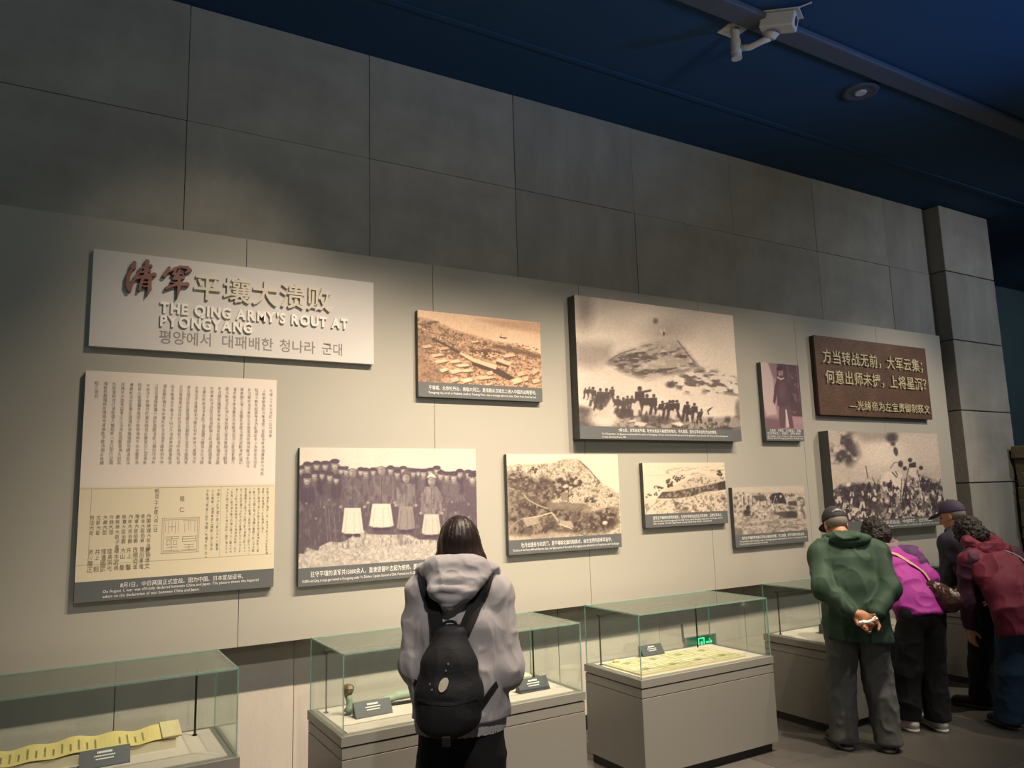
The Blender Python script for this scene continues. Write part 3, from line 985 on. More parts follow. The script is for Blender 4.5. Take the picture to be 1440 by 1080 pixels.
p.E(240, 860, 90, 60, 0.80, 0.9)
p.E(230, 790, 50, 60, 0.70, 1.0, a=0.8)


def fighter(x, y, h_, lean=0.0, tone=0.10, legs=0.75):
    w = h_ * 0.17
    p.P([(x - w + lean * h_, y - h_ * 0.82), (x + w + lean * h_, y - h_ * 0.82), (x + w * 1.2, y - h_ * 0.4), (x - w * 1.1, y - h_ * 0.4)], tone, 1, 4)
    p.L([(x - w * 0.4, y - h_ * 0.4), (x - w * 0.9, y)], w * 0.9, tone if random.random() < 0.6 else legs)
    p.L([(x + w * 0.4, y - h_ * 0.4), (x + w * 1.0, y)], w * 0.9, legs if random.random() < 0.6 else tone)
    p.E(x + lean * h_ * 1.2, y - h_ * 0.91, h_ * 0.085, h_ * 0.1, 0.22, 0.4)
    p.E(x + lean * h_ * 1.2, y - h_ * 0.96, h_ * 0.075, h_ * 0.05, 0.08, 0.4)


for x, y, h_, l in ((165, 770, 120, .0), (205, 780, 120, .05), (245, 790, 130, .05), (285, 750, 100, .05), (140, 730, 80, 0), (115, 725, 70, 0), (225, 800, 100, 0), (185, 800, 90, .1), (320, 830, 120, .05), (350, 830, 110, .1), (385, 810, 100, .05), (420, 800, 90, 0)):
    fighter(x, y, h_, l, 0.16)
p.P([(150, 720), (300, 700), (250, 780), (190, 800)], 0.12, 0.8, 12)
p.P([(310, 790), (420, 800), (460, 850), (340, 860), (300, 820)], 0.10, 0.85, 14)
for x, y, h_, l in ((470, 830, 180, .0), (515, 840, 140, .02), (560, 830, 130, .02), (600, 855, 110, .15), (640, 860, 120, .2), (670, 870, 130, .12), (710, 850, 110, .05), (770, 870, 120, .1), (830, 880, 120, .0), (860, 890, 90, .15), (790, 880, 90, .1), (915, 835, 50, .5)):
    fighter(x, y, h_, l)
p.L([(470, 690), (540, 676)], 15, 0.12)
p.L([(600, 770), (690, 750), (720, 745)], 8, 0.15)
p.P([(650, 880), (700, 860), (760, 900), (740, 915), (680, 895)], 0.85, 1, 5)
p.P([(440, 880), (520, 890), (500, 910), (440, 905)], 0.78, 1, 6)
p.P([(400, 870), (450, 865), (440, 880), (400, 885)], 0.75, 1, 6)
p.P([(470, 830), (640, 850), (740, 880), (640, 900), (480, 880)], 0.12, 0.7, 12)
p.E(1120, 800, 22, 60, 0.25, 0.8, a=0.7)
p.t += (p.N(8, 79, 2) - 0.5) * 0.12
p.object('photo_print', x0, x1, zc, z1, yf - 0.0012, lin(58, 47, 50), lin(220, 206, 192), e)

# --- standing portrait
x0, x1, z0, z1, yf = 5.403, 5.909, 2.169, 2.878, 4.70
e = board('portrait_board', 'narrow photo board of one man standing in a long robe', 'picture', x0, x1, z0, z1, yf)
zc = caption(e, x0, x1, z0, z1, yf, 0.15, [('左宝贵，字冠廷，山东费县人，回族。', 0.10, 0.93, 0.78, 0.026), ('守卫平壤玄武门，中炮阵亡，是甲午战争中', 0.03, 0.90, 0.53, 0.026),
                                           ('Zuo Baogui, native of Feixian in Shandong, defended', 0.03, 0.97, 0.33, 0.021), ('Hyonmu Gate of Pyongyang and fell in the battle there', 0.03, 0.97, 0.15, 0.021)])
p = Print([(80, 75), (475, 100), (548, 800), (140, 800)], 96, 124, 0.62)
p.mix(p.region([(60, 60), (170, 60), (215, 250), (260, 640), (150, 660), (60, 400)], 30), 0.80)
p.mix(p.region([(150, 60), (260, 60), (270, 200), (225, 260)], 14), 0.50)
p.mix(p.region([(255, 60), (520, 60), (540, 660), (300, 640), (250, 240)], 12), 0.22)
p.L([(360, 80), (380, 330)], 16, 0.36, 0.8)
p.L([(455, 90), (500, 480)], 12, 0.40, 0.7)
m = p.region([(385, 180), (480, 180), (520, 640), (400, 640)], 20)
p.speck(m, 30, 3, 0.5, 0.65, 0.45, 0.7)
p.mix(p.region([(430, 665), (560, 655), (560, 740), (440, 740)], 14), 0.66)
p.mix(p.region([(130, 680), (290, 690), (290, 820), (130, 820)], 30), 0.36, 0.8)
p.P([(280, 540), (400, 540), (445, 790), (370, 790), (352, 600), (350, 790), (290, 790), (280, 650)], 0.30, 1, 8)
p.P([(346, 580), (362, 580), (396, 780), (364, 784)], 0.85, 1, 6)
p.P([(255, 240), (335, 240), (385, 290), (405, 530), (330, 552), (262, 545), (258, 420), (235, 535), (215, 500), (230, 330)], 0.24, 1, 8)
p.E(310, 380, 38, 90, 0.36, 1.0, a=0.7)
p.P([(380, 300), (410, 400), (500, 590), (485, 600), (400, 500)], 0.20, 1, 8)
p.E(292, 185, 26, 46, 0.62, 0.35)
p.E(282, 140, 34, 24, 0.12, 0.4)
p.E(295, 222, 14, 12, 0.25, 0.6)
for q in (283, 303):
    p.E(q, 180, 5, 4, 0.15, 0.6)
p.L([(262, 232), (295, 255), (325, 240)], 13, 0.88)
p.E(258, 562, 9, 22, 0.6, 0.5)
p.object('photo_print', x0, x1, zc, z1, yf - 0.0012, lin(56, 34, 48), lin(216, 206, 196), e, lin(158, 128, 134))

# --- bronze quotation plaque
x0, x1, z0, z1, yf = 6.155, 7.968, 2.421, 3.190, 4.69
e = empty('bronze_plaque', ((x0 + x1) / 2, PY, z0))
tag(e, 'brown bronze plaque with three lines of raised gold characters', 'plaque')
MB().box(x0 + 0.004, x1 - 0.004, yf + 0.004, PY, z0 + 0.004, z1 - 0.004).build('backing', 'bronze_side', e)
MB().box(x0, x1, yf, yf + 0.02, z0, z1).build('face', 'bronze', e, 0.004)
bw, bh = x1 - x0, z1 - z0
for line, xa, zb, pitch, size in (('方当转战无前，大军云集；', 6.235, 2.934, 0.1432, 0.142), ('何意出师未捷，上将星沉？', 6.255, 2.738, 0.1432, 0.142), ('—光绪帝为左宝贵御制祭文', 6.588, 2.489, 0.1105, 0.100)):
    for i, ch in enumerate(line):
        letter('letter', ch, xa + pitch * i, zb, pitch * 0.97, size, yf, yf - 0.016, 'plaqueletter', e, 3, 0.007)

# --- last stand print
x0, x1, z0, z1, yf = 6.174, 7.927, 1.325, 2.267, 4.64
e = board('charge_scene_board', 'thick board of a mounted charge behind the leaning visitors', 'picture', x0, x1, z0, z1, yf)
zc = caption(e, x0, x1, z0, z1, yf, 0.10, [('左宝贵率部血战，中炮阵亡，壮烈殉国。', 0.33, 0.86, 0.52, 0.040), ('Zuo Baogui led his troops in a bloody fight and fell in the battle', 0.40, 0.93, 0.22, 0.024)])
p = Print([(180, 38), (1230, 65), (1285, 905), (270, 960)], 170, 150, 0.72)
p.t += (p.N(260, 5) - 0.5) * 0.2
p.E(760, 270, 330, 180, 0.93, 1.2)
p.E(1100, 200, 220, 180, 0.80, 1.2, a=0.7)
m = p.region([(170, 30), (420, 60), (480, 300), (400, 400), (200, 400)], 80)
p.speck(m, 110, 31, 0.40, 0.58, 0.16, 0.95)
p.mix(p.region([(400, 30), (860, 40), (830, 130), (520, 160)], 70), 0.50, 0.7)
p.E(790, 110, 55, 50, 0.20, 0.9)
p.E(800, 175, 22, 24, 0.25, 0.8)
p.E(826, 255, 21, 46, 0.24, 0.4, rot=-0.15)
low = p.region([(220, 640), (330, 590), (520, 580), (640, 600), (700, 500), (900, 560), (1000, 480), (1180, 560), (1290, 600), (1300, 980), (240, 980)], 50)
p.mix(low, 0.55, 0.9)
p.speck(low, 70, 41, 0.42, 0.55, 0.13, 0.95, sx=1.5, sy=0.9)
p.speck(low, 40, 43, 0.52, 0.62, 0.90, 0.9, sx=1.3)
p.speck(low, 22, 44, 0.54, 0.66, 0.10, 0.8, sx=1.4)
p.mix(p.region([(320, 610), (520, 590), (660, 620), (660, 840), (420, 800), (330, 740)], 40), 0.12, 0.8)
p.P([(690, 480), (790, 455), (880, 480), (900, 600), (880, 660), (820, 620), (810, 690), (780, 600), (720, 560), (680, 590)], 0.92, 1, 14)
p.P([(690, 470), (720, 480), (700, 600), (670, 590)], 0.85, 1, 10)
p.L([(790, 470), (830, 520)], 12, 0.15)
p.L([(820, 460), (840, 500)], 10, 0.15)
p.E(870, 385, 24, 34, 0.15, 0.5)
p.L([(770, 430), (810, 370), (860, 370)], 9, 0.35)
p.P([(960, 420), (1010, 420), (1025, 520), (970, 520), (945, 480)], 0.88, 1, 10)
p.E(962, 345, 20, 24, 0.14, 0.5)
p.P([(950, 380), (1015, 365), (1020, 420), (950, 425)], 0.14, 1, 8)
for i in range(34):
    x, y = random.uniform(260, 1270), random.uniform(600, 880)
    fighter(x, y + 50, random.uniform(70, 120), random.uniform(-.2, .2), random.choice((0.1, 0.15, 0.3)), 0.85)
for x, y in ((545, 712), (810, 700), (790, 745), (515, 600), (378, 590), (600, 370), (1065, 425), (910, 430), (1210, 600), (620, 740), (720, 800)):
    p.E(x, y, 20, 22, random.choice((0.88, 0.15)), 0.5)
for x, y, dx, dy in ((540, 405, 20, 130), (1030, 450, 60, 320), (945, 430, -40, 200), (600, 520, 40, 90), (400, 600, 30, 200), (1250, 540, -30, 120), (560, 650, 110, -60), (860, 780, 20, -250)):
    p.L([(x, y), (x + dx, y + dy)], 8, 0.16)
p.E(640, 820, 80, 50, 0.22, 0.6, a=0.8)
p.t += (p.N(9, 81, 2) - 0.5) * 0.2
p.object('photo_print', x0, x1, zc, z1, yf - 0.0012, lin(50, 40, 50), lin(228, 212, 196), e)

# --- fort on the hill
x0, x1, z0, z1, yf = 2.732, 3.729, 1.337, 2.042, 4.71
e = board('fort_photo_board', 'sepia photograph of a wooded hill with temple roofs', 'picture', x0, x1, z0, z1, yf)
zc = caption(e, x0, x1, z0, z1, yf, 0.144, [('牡丹台堡垒与玄武门，是平壤城北面的制高点，由左宝贵所部奉军驻守。', 0.10, 0.905, 0.50, 0.034),
                                            ('The fort of the Peony Hill and Hyonmu Gate, the highest point of the north of Pyongyang, was defended by the Feng Army under Zuo Baogui.', 0.03, 0.975, 0.22, 0.022)])
p = Print([(45, 58), (1058, 58), (1112, 790), (78, 860)], 172, 136, 0.95)
hl = p.region([(40, 170), (150, 150), (330, 150), (470, 140), (560, 105), (690, 100), (740, 130), (880, 280), (950, 340), (1080, 420), (1120, 900), (40, 900)], 16)
p.mix(hl, 0.68)
p.speck(hl, 22, 7, 0.48, 0.62, 0.35, 0.8)
p.speck(hl, 12, 8, 0.50, 0.66, 0.92, 0.7)
p.L([(712, 118), (800, 195), (905, 320)], 9, 0.25, 0.9)
dk = p.region([(50, 240), (180, 230), (330, 300), (380, 250), (470, 320), (560, 420), (460, 480), (430, 550), (640, 560), (860, 590), (1060, 560), (1070, 720), (930, 780), (700, 790), (500, 800), (330, 830), (90, 800)], 60)
p.mix(dk, 0.22, 0.9)
p.speck(dk, 60, 17, 0.45, 0.6, 0.08, 0.8)
p.speck(dk, 22, 19, 0.52, 0.66, 0.55, 0.7)
for x, y, r in ((155, 190, 24), (295, 205, 34), (390, 330, 60), (520, 320, 60), (600, 300, 70), (680, 310, 55), (560, 360, 50), (820, 490, 44), (960, 600, 50), (1010, 660, 60), (520, 430, 40), (640, 440, 24), (890, 330, 16), (1005, 440, 20), (110, 270, 40), (200, 280, 40)):
    for k in range(14):
        a_, d_ = random.random() * 6.28, random.random() ** 0.5 * r
        p.E(x + math.cos(a_) * d_, y + math.sin(a_) * d_ * 0.8, r * 0.28, r * 0.25, random.choice((0.10, 0.15, 0.2, 0.55)), 0.6)
p.L([(618, 360), (615, 500)], 9, 0.15)
p.P([(540, 420), (600, 410), (620, 480), (560, 490)], 0.45, 1, 6)
p.P([(420, 500), (760, 510), (860, 560), (640, 575), (430, 560)], 0.36, 0.8, 16)
p.L([(210, 430), (250, 480), (340, 530), (430, 560)], 11, 0.74, 0.8)
p.L([(215, 655), (340, 635), (468, 598)], 12, 0.75)
p.P([(200, 660), (345, 640), (355, 700), (240, 730)], 0.58, 1, 8)
p.P([(545, 670), (650, 680), (680, 740), (540, 715)], 0.62, 1, 6)
p.L([(535, 705), (655, 745)], 9, 0.85)
p.L([(205, 650), (120, 700), (85, 760)], 10, 0.62, 0.7)
p.L([(470, 600), (525, 670)], 14, 0.7)
p.P([(90, 810), (240, 820), (330, 800), (500, 780), (700, 790), (700, 860), (80, 880)], 0.70, 0.6, 24)
p.E(960, 690, 24, 16, 0.85, 0.6)
p.L([(66, 370), (120, 385)], 12, 0.65, 0.8)
p.t += (p.N(9, 83, 2) - 0.5) * 0.16
p.object('photo_print', x0, x1, zc, z1, yf - 0.0012, lin(62, 48, 48), lin(222, 206, 180), e)

# --- earthwork
x0, x1, z0, z1, yf = 3.974, 4.873, 1.468, 1.976, 4.71
e = board('earthwork_photo_board', 'small pale photograph of a low earthwork and shrubs', 'picture', x0, x1, z0, z1, yf)
zc = caption(e, x0, x1, z0, z1, yf, 0.205, [('清军在平壤城外修筑的堡垒，左宝贵率部在此抗击日军进攻，后被日军攻占。', 0.085, 0.925, 0.60, 0.028),
                                            ('The fort built outside Pyongyang by the Qing troops, where the Qing troops under Zuo Baogui resisted', 0.085, 0.925, 0.40, 0.019), ('the attack of the Japanese army and was later occupied.', 0.085, 0.79, 0.22, 0.019)])
p = Print([(72, 102), (1152, 102), (1205, 740), (115, 782)], 130, 86, 0.90)
p.speck(p.region([(380, 180), (1160, 150), (1160, 260), (380, 260)], 40), 40, 3, 0.5, 0.65, 0.55, 0.8, sx=0.6, sy=2)
p.L([(80, 265), (420, 262), (900, 268)], 6, 0.6, 0.8)
p.P([(340, 470), (560, 370), (760, 280), (1160, 300), (1170, 350), (900, 400), (640, 450), (460, 485)], 0.80, 1, 10)
p.speck(p.region([(560, 380), (780, 280), (1160, 300), (1160, 350), (640, 440)], 20), 26, 5, 0.55, 0.66, 0.35, 0.8)
p.P([(270, 570), (340, 485), (470, 480), (640, 450), (880, 410), (1060, 370), (1170, 340), (1180, 460), (900, 490), (720, 550), (480, 575)], 0.22, 1, 12)
p.speck(p.region([(290, 560), (480, 480), (1170, 350), (1180, 460), (720, 550)], 16), 26, 8, 0.48, 0.64, 0.60, 0.8)
p.P([(1070, 370), (1170, 345), (1180, 450), (1080, 470)], 0.10, 0.9, 10)
for x, y, r in ((430, 370, 60), (500, 300, 34), (540, 320, 40), (250, 420, 24), (310, 440, 40), (170, 525, 26), (250, 510, 30), (130, 550, 20), (1090, 245, 44), (600, 290, 30)):
    for k in range(12):
        a_, d_ = random.random() * 6.28, random.random() ** 0.5 * r
        p.E(x + math.cos(a_) * d_, y + math.sin(a_) * d_ * 0.8, r * 0.3, r * 0.25, random.choice((0.12, 0.2, 0.3)), 0.6)
lo = p.region([(100, 590), (300, 585), (700, 570), (900, 500), (1190, 480), (1210, 760), (110, 790)], 20)
p.mix(lo, 0.84, 0.8)
p.speck(lo, 34, 12, 0.50, 0.66, 0.45, 0.8)
p.speck(p.region([(460, 590), (1190, 520), (1200, 740), (480, 760)], 40), 22, 13, 0.52, 0.66, 0.25, 0.7)
p.E(535, 640, 34, 22, 0.3, 0.7)
p.E(650, 710, 40, 26, 0.35, 0.7)
p.E(1150, 580, 34, 24, 0.3, 0.7)
p.t += (p.N(10, 85, 2) - 0.5) * 0.10
p.object('photo_print', x0, x1, zc, z1, yf - 0.0012, lin(56, 45, 42), lin(222, 206, 184), e)

# --- burnt camp
x0, x1, z0, z1, yf = 4.944, 5.861, 1.262, 1.763, 4.71
e = board('camp_photo_board', 'small grey photograph of a ruined camp with posts', 'picture', x0, x1, z0, z1, yf)
zc = caption(e, x0, x1, z0, z1, yf, 0.205, [('清军在平壤的阵地被日军炮火摧毁的情景，死亡枕籍，惨不忍睹的战后战场。', 0.08, 0.95, 0.60, 0.028),
                                            ('The positions of the Qing troops in Pyongyang were destroyed by the fire of the Japanese army', 0.05, 0.98, 0.38, 0.019), ('Pictured shows the scene after the battle', 0.05, 0.42, 0.18, 0.019)])
p = Print([(95, 105), (1075, 80), (1130, 700), (150, 765)], 118, 82, 0.76)
mid = p.region([(100, 170), (1080, 190), (1110, 560), (130, 560)], 30)
p.mix(mid, 0.62, 0.8)
p.speck(mid, 36, 3, 0.48, 0.64, 0.25, 0.85)
p.speck(mid, 24, 4, 0.54, 0.66, 0.88, 0.7)
for x in (240, 300, 355, 545, 600, 460):
    p.L([(x, 215), (x + 6, 350)], 12, 0.90)
    p.L([(x + 14, 220), (x + 18, 350)], 9, 0.18)
p.P([(640, 190), (760, 175), (800, 210), (845, 330), (650, 330), (615, 250)], 0.10, 1, 10)
p.L([(690, 215), (660, 330)], 7, 0.75)
p.L([(690, 215), (715, 320)], 6, 0.6)
p.E(760, 230, 14, 18, 0.8, 0.6)
p.P([(370, 220), (540, 210), (575, 290), (430, 290)], 0.22, 0.9, 14)
p.P([(860, 300), (970, 290), (990, 360), (870, 360)], 0.18, 0.9, 14)
p.E(318, 385, 28, 34, 0.10, 0.4)
p.E(305, 450, 52, 42, 0.12, 0.5)
p.P([(250, 480), (380, 490), (400, 505), (290, 505)], 0.2, 0.9, 8)
p.P([(680, 450), (820, 440), (980, 450), (990, 530), (840, 540), (700, 480)], 0.22, 0.9, 18)
p.E(910, 480, 80, 50, 0.15, 0.6)
lo = p.region([(130, 540), (1110, 540), (1130, 760), (140, 780)], 24)
p.mix(lo, 0.70, 0.8)
p.speck(lo, 50, 9, 0.46, 0.62, 0.48, 0.8, sx=0.5, sy=1.6)
p.speck(lo, 20, 10, 0.56, 0.68, 0.25, 0.6, sx=0.7)
p.mix(p.region([(140, 660), (240, 680), (260, 760), (140, 770)], 20), 0.3, 0.7)
p.t += (p.N(10, 87, 2) - 0.5) * 0.14
p.object('photo_print', x0, x1, zc, z1, yf - 0.0012, lin(50, 43, 46), lin(222, 208, 192), e)

# ------------------------------------------------------------------ exit sign low on the concrete wall
e = empty('exit_sign', (4.69, WY, 0.43))
tag(e, 'small green emergency exit sign low on the wall behind the cases', 'exit sign')
MB().box(4.515, 4.868, WY - 0.022, WY, 0.432, 0.548).build('frame', 'steel', e, 0.003)
MB().box(4.535, 4.845, WY - 0.024, WY - 0.021, 0.442, 0.538).build('face', 'exit_face', e)


def sign(name, poly):
    MB().prism(poly, WY - 0.0275, WY - 0.0245).build(name, 'exit_glow', e)


ex, ez, es = 4.655, 0.452, 0.08
sign('door_symbol', [(ex, ez), (ex + .008, ez), (ex + .008, ez + .068), (ex + .062, ez + .068), (ex + .062, ez), (ex + .07, ez), (ex + .07, ez + .076), (ex, ez + .076)])
m_ = MB()
m_.tube([(ex + .044, WY - .026, ez + .057), (ex + .0441, WY - .026, ez + .0575)], .008, 8)
m_.add(*(lambda b: (b.v, b.f))(MB().prism([(ex + .03, ez + .045), (ex + .047, ez + .047), (ex + .044, ez + .026), (ex + .056, ez + .016), (ex + .050, ez + .004), (ex + .045, ez + .004), (ex + .048, ez + .014), (ex + .036, ez + .022), (ex + .022, ez + .006), (ex + .012, ez + .006), (ex + .012, ez + .011), (ex + .02, ez + .012), (ex + .03, ez + .026)], WY - .0275, WY - .0245)))
m_.build('running_figure', 'exit_glow', e)
ax = ex + .09
sign('arrow_symbol', [(ax, ez + .03), (ax + .045, ez + .03), (ax + .03, ez + .012), (ax + .042, ez + .012), (ax + .066, ez + .036), (ax + .042, ez + .060), (ax + .03, ez + .060), (ax + .045, ez + .042), (ax, ez + .042)])
MB().tube([(4.56, WY - .03, .452), (4.56, WY - .024, .452)], .006, 8).build('indicator_lamp', 'whiteletter', e)
MB().tube([(4.508, WY - .008, 0.53), (4.508, WY - .008, 0.66)], .008, 8).build('conduit', 'steel', e)

# ------------------------------------------------------------------ display cases
CY0, CY1, LID, TOPZ = 3.79, 4.38, 0.615, 1.0
GT = 0.008


def case(xa, xb, label, rods, arm=True, group='glass-topped display cases along the wall'):
    e = empty('display_case', ((xa + xb) / 2, (CY0 + CY1) / 2, 0))
    tag(e, label, 'display case', group)
    MB().box(xa + 0.03, xb - 0.03, CY0 + 0.04, CY1 - 0.02, 0, 0.062).build('plinth', 'plinth', e)
    MB().box(xa + 0.004, xb - 0.004, CY0 + 0.004, CY1 - 0.004, 0.06, 0.505).build('body', 'case', e, 0.002)
    MB().box(xa + 0.007, xb - 0.007, CY0 + 0.007, CY1 - 0.007, 0.505, 0.509).build('shadow_gap', 'plinth', e)
    MB().box(xa + 0.004, xb - 0.004, CY0 + 0.004, CY1 - 0.004, 0.509, 0.562).build('upper_rail', 'case', e, 0.002)
    MB().box(xa + 0.012, xb - 0.012, CY0 + 0.012, CY1 - 0.012, 0.560, 0.570).build('shadow_gap', 'plinth', e)
    t = 0.045
    m_ = MB()
    m_.box(xa, xb, CY0, CY0 + t, 0.570, LID).box(xa, xb, CY1 - t, CY1, 0.570, LID).box(xa, xa + t, CY0 + t, CY1 - t, 0.570, LID).box(xb - t, xb, CY0 + t, CY1 - t, 0.570, LID)
    m_.build('rim', 'case', e)
    MB().box(xa + t, xb - t, CY0 + t, CY1 - t, 0.575, LID + 0.004).build('deck', 'deck', e)
    ga, gb, g0, g1 = xa + 0.012, xb - 0.012, CY0 + 0.012, CY1 - 0.012
    panes = ((ga, gb, g0, g1, TOPZ - GT, TOPZ), (ga, gb, g0, g0 + GT, LID, TOPZ - GT), (ga, gb, g1 - GT, g1, LID, TOPZ - GT), (ga, ga + GT, g0 + GT, g1 - GT, LID, TOPZ - GT), (gb - GT, gb, g0 + GT, g1 - GT, LID, TOPZ - GT))
    for q in panes:
        MB().box(*q).build('glass_pane', 'glass', e)
    w = 0.0045
    for q in ((ga, gb, g0 - w / 3, g0 + w, TOPZ - w, TOPZ + w / 3), (ga, gb, g1 - w, g1 + w / 3, TOPZ - w, TOPZ + w / 3), (ga - w / 3, ga + w, g0, g1, TOPZ - w, TOPZ + w / 3), (gb - w, gb + w / 3, g0, g1, TOPZ - w, TOPZ + w / 3),
              (ga - w / 3, ga + w, g0 - w / 3, g0 + w, LID, TOPZ), (gb - w, gb + w / 3, g0 - w / 3, g0 + w, LID, TOPZ), (ga - w / 3, ga + w, g1 - w, g1 + w / 3, LID, TOPZ), (gb - w, gb + w / 3, g1 - w, g1 + w / 3, LID, TOPZ)):
        MB().box(*q).build('glass_edge', 'glass_edge', e)
    zt = 0.94
    for x, y in rods:
        MB().tube([(x, y, LID), (x, y, zt)], 0.0055, 8).build('light_rod', 'rod', e)
        MB().tube([(x, y, LID), (x, y, LID + 0.01)], 0.012, 10).build('rod_foot', 'rod', e)
    if arm:
        x, y = rods[0]
        MB().tube([(x - 0.012, y, zt), (rods[-1][0] + 0.012, y, zt)], 0.011, 8).build('light_bar', 'rod', e)
    return e


def label_stand(x, y, w, h_, rz, label, lines=3, z=LID + 0.004, pale='capwhite', depth=0.055):
    e = empty('label_stand', (x, y, z), rz)
    tag(e, label, 'label')
    o = link('wedge', MB().prism([(0, 0), (0, 0.004), (depth * 0.75, h_), (depth, h_ - 0.004), (depth, 0)], -w / 2, w / 2, 'x').mesh('wedge'), e, 'label', local=True)
    n = Vector((0, depth * 0.75, h_ - 0.004)).normalized()
    nn = Vector((0, -n.z, n.y)) * 0.0012
    m_ = MB()
    for i in range(lines):
        t0 = 0.72 - i * 0.17
        ln_ = w * (0.30, 0.42, 0.36, 0.24)[i % 4]
        k_ = 12
        for q in range(k_):
            a0, a1 = -ln_ / 2 + ln_ * q / k_, -ln_ / 2 + ln_ * (q + 0.72) / k_
            base = Vector((0, 0, 0.004))
            L_ = math.hypot(depth * 0.75, h_ - 0.004)
            P = []
            for (a_, t_) in ((a0, t0), (a1, t0), (a1, t0 + (0.12 if i == 0 else 0.07)), (a0, t0 + (0.12 if i == 0 else 0.07))):
                v_ = base + n * (L_ * t_) + nn
                P.append((a_, v_.y, v_.z))
            m_.add(P, [(0, 1, 2, 3)])
    link('label_print', m_.mesh('label_print'), e, pale, local=True)
    return e


case(-1.05, 0.765, 'glass display case holding a yellow unrolled scroll', [(0.64, 4.25), (-0.9, 4.25)], arm=False)
case(1.235, 2.685, 'glass display case behind the grey hooded visitor', [(1.30, 4.25), (2.62, 4.25)])
case(3.10, 4.262, 'glass display case holding rows of yellow paper notes', [(3.07 + 0.09, 4.27), (4.03, 4.27)])
case(4.83, 6.25, 'glass display case beside the visitor in green jacket', [(4.90, 4.27), (6.1, 4.27)])
case(6.93, 8.30, 'furthest glass display case before the maroon jacket visitor', [(7.0, 4.27), (8.2, 4.27)])

# contents -----------------------------------------------------------
DZ = LID + 0.004
# accordion-folded yellow scroll on its support, case one
e = empty('scroll_book', (0.15, 4.2, DZ))
tag(e, 'long yellow folded scroll covered in vertical writing', 'scroll')
N_ = 60
xs = np.linspace(-0.42, 0.545, N_)
yw, zb_ = 0.115, 0.072
top = [(x, 0.006 * math.sin(i * 0.62) + 0.004 * math.sin(i * 0.23)) for i, x in enumerate(xs)]
m_ = MB()
for i, (x, d_) in enumerate(top):
    m_.v += [(x, 4.145 - 0.05 + d_ * 0.5, DZ + 0.050 + d_ * 0.5), (x, 4.145 + 0.09, DZ + 0.082 + d_), (x, 4.145 + 0.09, DZ + 0.080 + d_), (x, 4.145 - 0.05 + d_ * 0.5, DZ + 0.048 + d_ * 0.5)]
for i in range(N_ - 1):
    for q in range(4):
        m_.f.append((i * 4 + q, i * 4 + (q + 1) % 4, i * 4 + 4 + (q + 1) % 4, i * 4 + 4 + q))
m_.f += [(3, 2, 1, 0), tuple((N_ - 1) * 4 + q for q in range(4))]
m_.build('sheet', 'scroll', e, smooth=False)
m_ = MB()
for i in range(3, N_ - 8):
    if i % 2 == 0 and i not in (40, 42):
        x, d_ = top[i]
        ya, yb = 4.145 - 0.030, 4.145 + (0.055 if i % 4 else 0.03)
        fz = lambda y: DZ + 0.050 + (y - 4.095) / 0.14 * 0.032 + d_ * (0.5 + 0.5 * (y - 4.095) / 0.14) + 0.0018
        k_ = 7
        for q in range(k_):
            y0_, y1_ = ya + (yb - ya) * q / k_, ya + (yb - ya) * (q + 0.7) / k_
            m_.add([(x - .004, y0_, fz(y0_)), (x + .004, y0_, fz(y0_)), (x + .004, y1_, fz(y1_)), (x - .004, y1_, fz(y1_))], [(0, 1, 2, 3)])
m_.build('brush_writing', 'noteink', e)
MB().prism([(4.10, DZ), (4.10, DZ + 0.040), (4.235, DZ + 0.072), (4.235, DZ)], -0.41, 0.535, 'x').build('rest', 'oldpaper', e)
MB().prism([(4.092, DZ + 0.052), (4.088, DZ + 0.060), (4.236, DZ + 0.094), (4.24, DZ + 0.084)], 0.475, 0.56, 'x').build('cover', 'note', e, 0.002)
MB().prism([(4.092, DZ + 0.052), (4.088, DZ + 0.060), (4.236, DZ + 0.094), (4.24, DZ + 0.084)], -0.43, -0.35, 'x').build('cover', 'note', e, 0.002)
label_stand(0.235, 4.0, 0.20, 0.07, 0, 'blue-grey label stand in front of the yellow scroll')

# sabre-like bronze piece, case two
e = empty('bronze_relic', (1.7, 4.16, DZ))
tag(e, 'green-patinated curved relic with a brass knob lying in a case', 'relic')
MB().tube([(1.38, 4.14, DZ + 0.012), (1.395, 4.14, DZ + 0.04), (1.392, 4.14, DZ + 0.075), (1.385, 4.14, DZ + 0.105)], [0.024, 0.020, 0.017, 0.021], 14).build('grip', 'jade', e, smooth=True)
MB().tube([(1.383, 4.14, DZ + 0.102), (1.384, 4.14, DZ + 0.118), (1.386, 4.14, DZ + 0.138), (1.387, 4.14, DZ + 0.152), (1.388, 4.14, DZ + 0.158)], [0.021, 0.030, 0.033, 0.024, 0.008], 7).build('pommel', 'antique', e)
MB().tube([(1.38, 4.14, DZ + 0.014), (1.45, 4.16, DZ + 0.012), (1.56, 4.19, DZ + 0.022), (1.68, 4.20, DZ + 0.040), (1.80, 4.19, DZ + 0.044), (1.95, 4.17, DZ + 0.034), (2.10, 4.14, DZ + 0.016)], [0.012, 0.014, 0.018, 0.024, 0.024, 0.019, 0.010], 14).build('blade_sheath', 'jade', e, smooth=True)
MB().tube([(1.60, 4.17, DZ + 0.008), (2.0, 4.15, DZ + 0.008)], 0.007, 8).build('support_rod', 'rod', e)
label_stand(1.495, 4.035, 0.205, 0.072, 0.02, 'dark label stand before the green-patinated relic')
e = empty('seal_box', (2.50, 4.20, DZ))
tag(e, 'small cream stone box beside the dark label', 'box')
MB().box(2.42, 2.545, 4.165, 4.245, DZ, DZ + 0.030).build('box_body', 'cream', e, 0.003)
MB().box(2.417, 2.548, 4.162, 4.248, DZ + 0.031, DZ + 0.046).build('lid', 'cream', e, 0.004)
